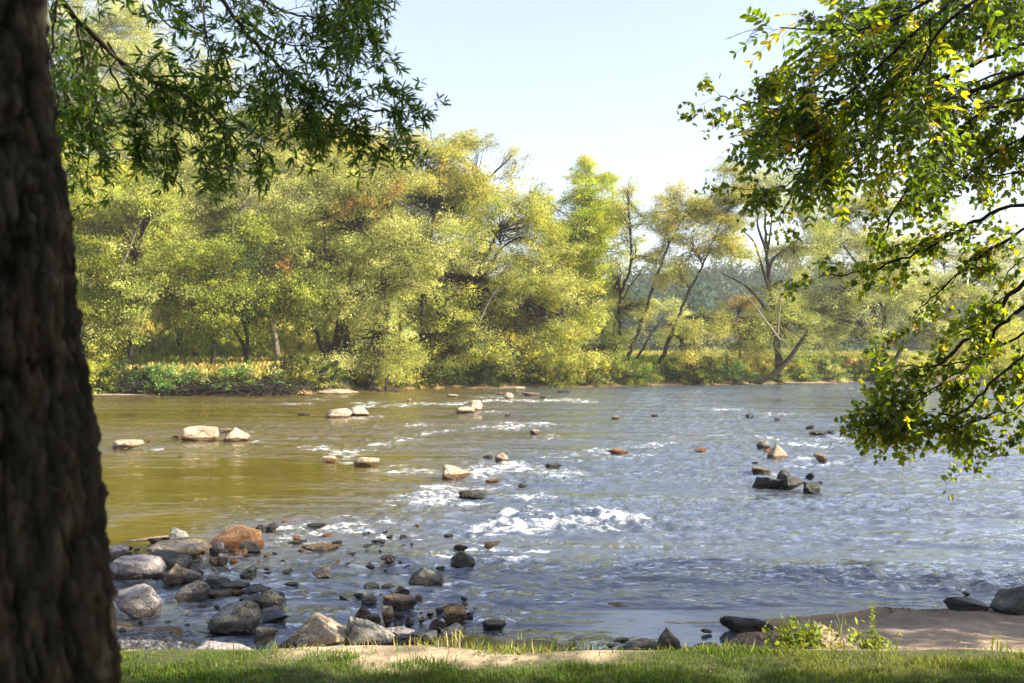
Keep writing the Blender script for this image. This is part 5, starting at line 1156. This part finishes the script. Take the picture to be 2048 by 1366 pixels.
def tuft(name, label, px, py, z, n, h, seed, colr, lean=.35, wide=.06):
    rng = np.random.default_rng(seed); c = PZ(px, py, z); c[2] = float(ground(c[0], c[1])); V_, F_, C_, o = [], [], [], 0
    for i in range(n):
        b = c+np.array([rng.normal(0, wide), rng.normal(0, wide*.5), -.01]); L_ = h*rng.uniform(.6, 1.1); a = rng.uniform(0, 6.28); d = np.array([math.cos(a), math.sin(a)*.6, 0])*lean*rng.uniform(.3, 1.3)
        t = np.linspace(0, 1, 6)[:, None]; P = b+np.array([0, 0, 1])*L_*(t-.25*t**3)+d*L_*t**1.8; wv_ = .0035*(1-t**2)+.0004; sd_ = unit(np.cross(d+1e-3, [0, 0, 1.]))
        V = np.concatenate([P-sd_*wv_, P+sd_*wv_]); q = [[j, j+1, j+7, j+6] for j in range(5)]; V_.append(V); F_.append(np.array(q)+o); o += 12
        C_.append(np.tile(np.array(colr)[rng.integers(0, len(colr))]*rng.uniform(.8, 1.2), (12, 1)))
    return tag(mesh_np(name, np.concatenate(V_), np.concatenate(F_), M_grassm, np.concatenate(C_), loc=c), label, 'grass tuft', 'grass tufts on the near bank')
M_stem, nt, out = new_mat('weed_stem'); p = N(nt, 'ShaderNodeBsdfPrincipled'); p.inputs['Base Color'].default_value = (.14, .17, .04, 1); L(nt, p.outputs[0], out.inputs[0])
YG = [(.20, .26, .03), (.28, .30, .04), (.13, .19, .03)]
weed('leafy_weed', 'bright leafy weed patch growing against the slanting tan rock', 'weed', 1610, 1322, .42, None, 1, YG, stems=46, spread=.14, hgt=.20, lsz=.05)
weed('leafy_weed', 'low weed skirt at the foot of the tall single stalk', 'weed', 1742, 1325, .42, None, 2, YG, stems=22, spread=.08, hgt=.12, lsz=.04)
tuft('grass_tuft', 'long pale grass blades leaning out of the leafy weed patch', 1592, 1318, .42, 14, .34, 3, [(.34, .36, .10), (.22, .28, .05)], .45, .07)
tuft('grass_tuft', 'two or three upright blades beside the slanting tan rock', 1684, 1320, .42, 5, .34, 4, [(.30, .33, .08)], .12, .02)
tuft('grass_tuft', 'pale blades reaching sideways before the weed patch', 1545, 1318, .42, 6, .22, 5, [(.34, .36, .12)], .8, .03)
tuft('grass_tuft', 'green arching tuft between the tan boulder and black slab', 706, 1312, .3, 26, .16, 6, [(.16, .22, .04), (.22, .26, .06)], .6, .05)
tuft('grass_tuft', 'dry straw coloured seed stalks in front of the black slab', 760, 1318, .35, 14, .19, 7, [(.40, .30, .14), (.30, .20, .10)], .5, .08)
tuft('grass_tuft', 'pale dry stalks on the sandy hump', 900, 1306, .35, 12, .24, 8, [(.48, .40, .24), (.30, .28, .10)], .4, .05)
tuft('grass_tuft', 'small green sprig leaning beside the black block', 540, 1322, .35, 8, .15, 9, [(.14, .20, .04)], .6, .03)
tuft('grass_tuft', 'green sprigs at the water corner of the hump', 985, 1290, .2, 14, .10, 10, [(.18, .22, .04)], .5, .10)
tuft('grass_tuft', 'bright arching blades on the lawn lip above the beach', 1990, 1318, .5, 14, .16, 11, [(.24, .30, .05)], .8, .06)
tuft('grass_tuft', 'single lit blade bent over the lawn lip', 1822, 1318, .5, 4, .10, 12, [(.30, .34, .06)], .9, .02)
# the tall single stalk
def stalk():
    rng = np.random.default_rng(5); c = PZ(1745, 1322, .42); c[2] = float(ground(c[0], c[1])); root = empty('flower_stalk', c, 'tall single leafy stalk standing lit against the shaded beach', 'weed'); T = Tubes(); Lv = Leaves()
    top = c+np.array([.0, 0, .36]); P = curve([c, c+np.array([.006, 0, .18]), top], 8); T.add(P, .003*np.linspace(1, .4, len(P)), 5)
    n = 60; t = np.linspace(.12, 1, n); f = t*(len(P)-1); a = np.minimum(f.astype(int), len(P)-2); q = P[a]+(P[a+1]-P[a])*(f-a)[:, None]; az = np.arange(n)*2.4
    d = np.stack([np.cos(az), np.sin(az), .35+.0*az], -1); Lv.add(q, d, np.tile([0, 0, 1.], (n, 1))+rng.standard_normal((n, 3))*.3, .055*(1.05-.6*t)*rng.uniform(.7, 1.2, n), np.array(YG)[rng.integers(0, 3, n)])
    mesh_np('stem', rel(root, np.concatenate(T.V)), np.concatenate(T.F), M_stem, smooth=True).parent = root; Lv.build('leaves', LEAF4, root, M_grassm)
stalk()

# ------------------------------------------------------------------ haze
HAZE = .00035
if HAZE:
    hm, nt, out = new_mat('haze_air'); pv = N(nt, 'ShaderNodeVolumePrincipled'); pv.inputs['Density'].default_value = HAZE; pv.inputs['Color'].default_value = (.92, .95, 1.0, 1); pv.inputs['Anisotropy'].default_value = .25
    L(nt, pv.outputs[0], out.inputs['Volume'])
    lo, hi = np.array([-1600., -40., -2.]), np.array([1600., 1000., 62.])
    V = np.array([[lo[0] if i & 1 == 0 else hi[0], lo[1] if i & 2 == 0 else hi[1], lo[2] if i & 4 == 0 else hi[2]] for i in range(8)])
    tag(mesh_np('haze', V, [[0, 2, 3, 1], [4, 5, 7, 6], [0, 1, 5, 4], [2, 6, 7, 3], [0, 4, 6, 2], [1, 3, 7, 5]], hm), 'thin morning haze over the valley', 'haze', kind='stuff')
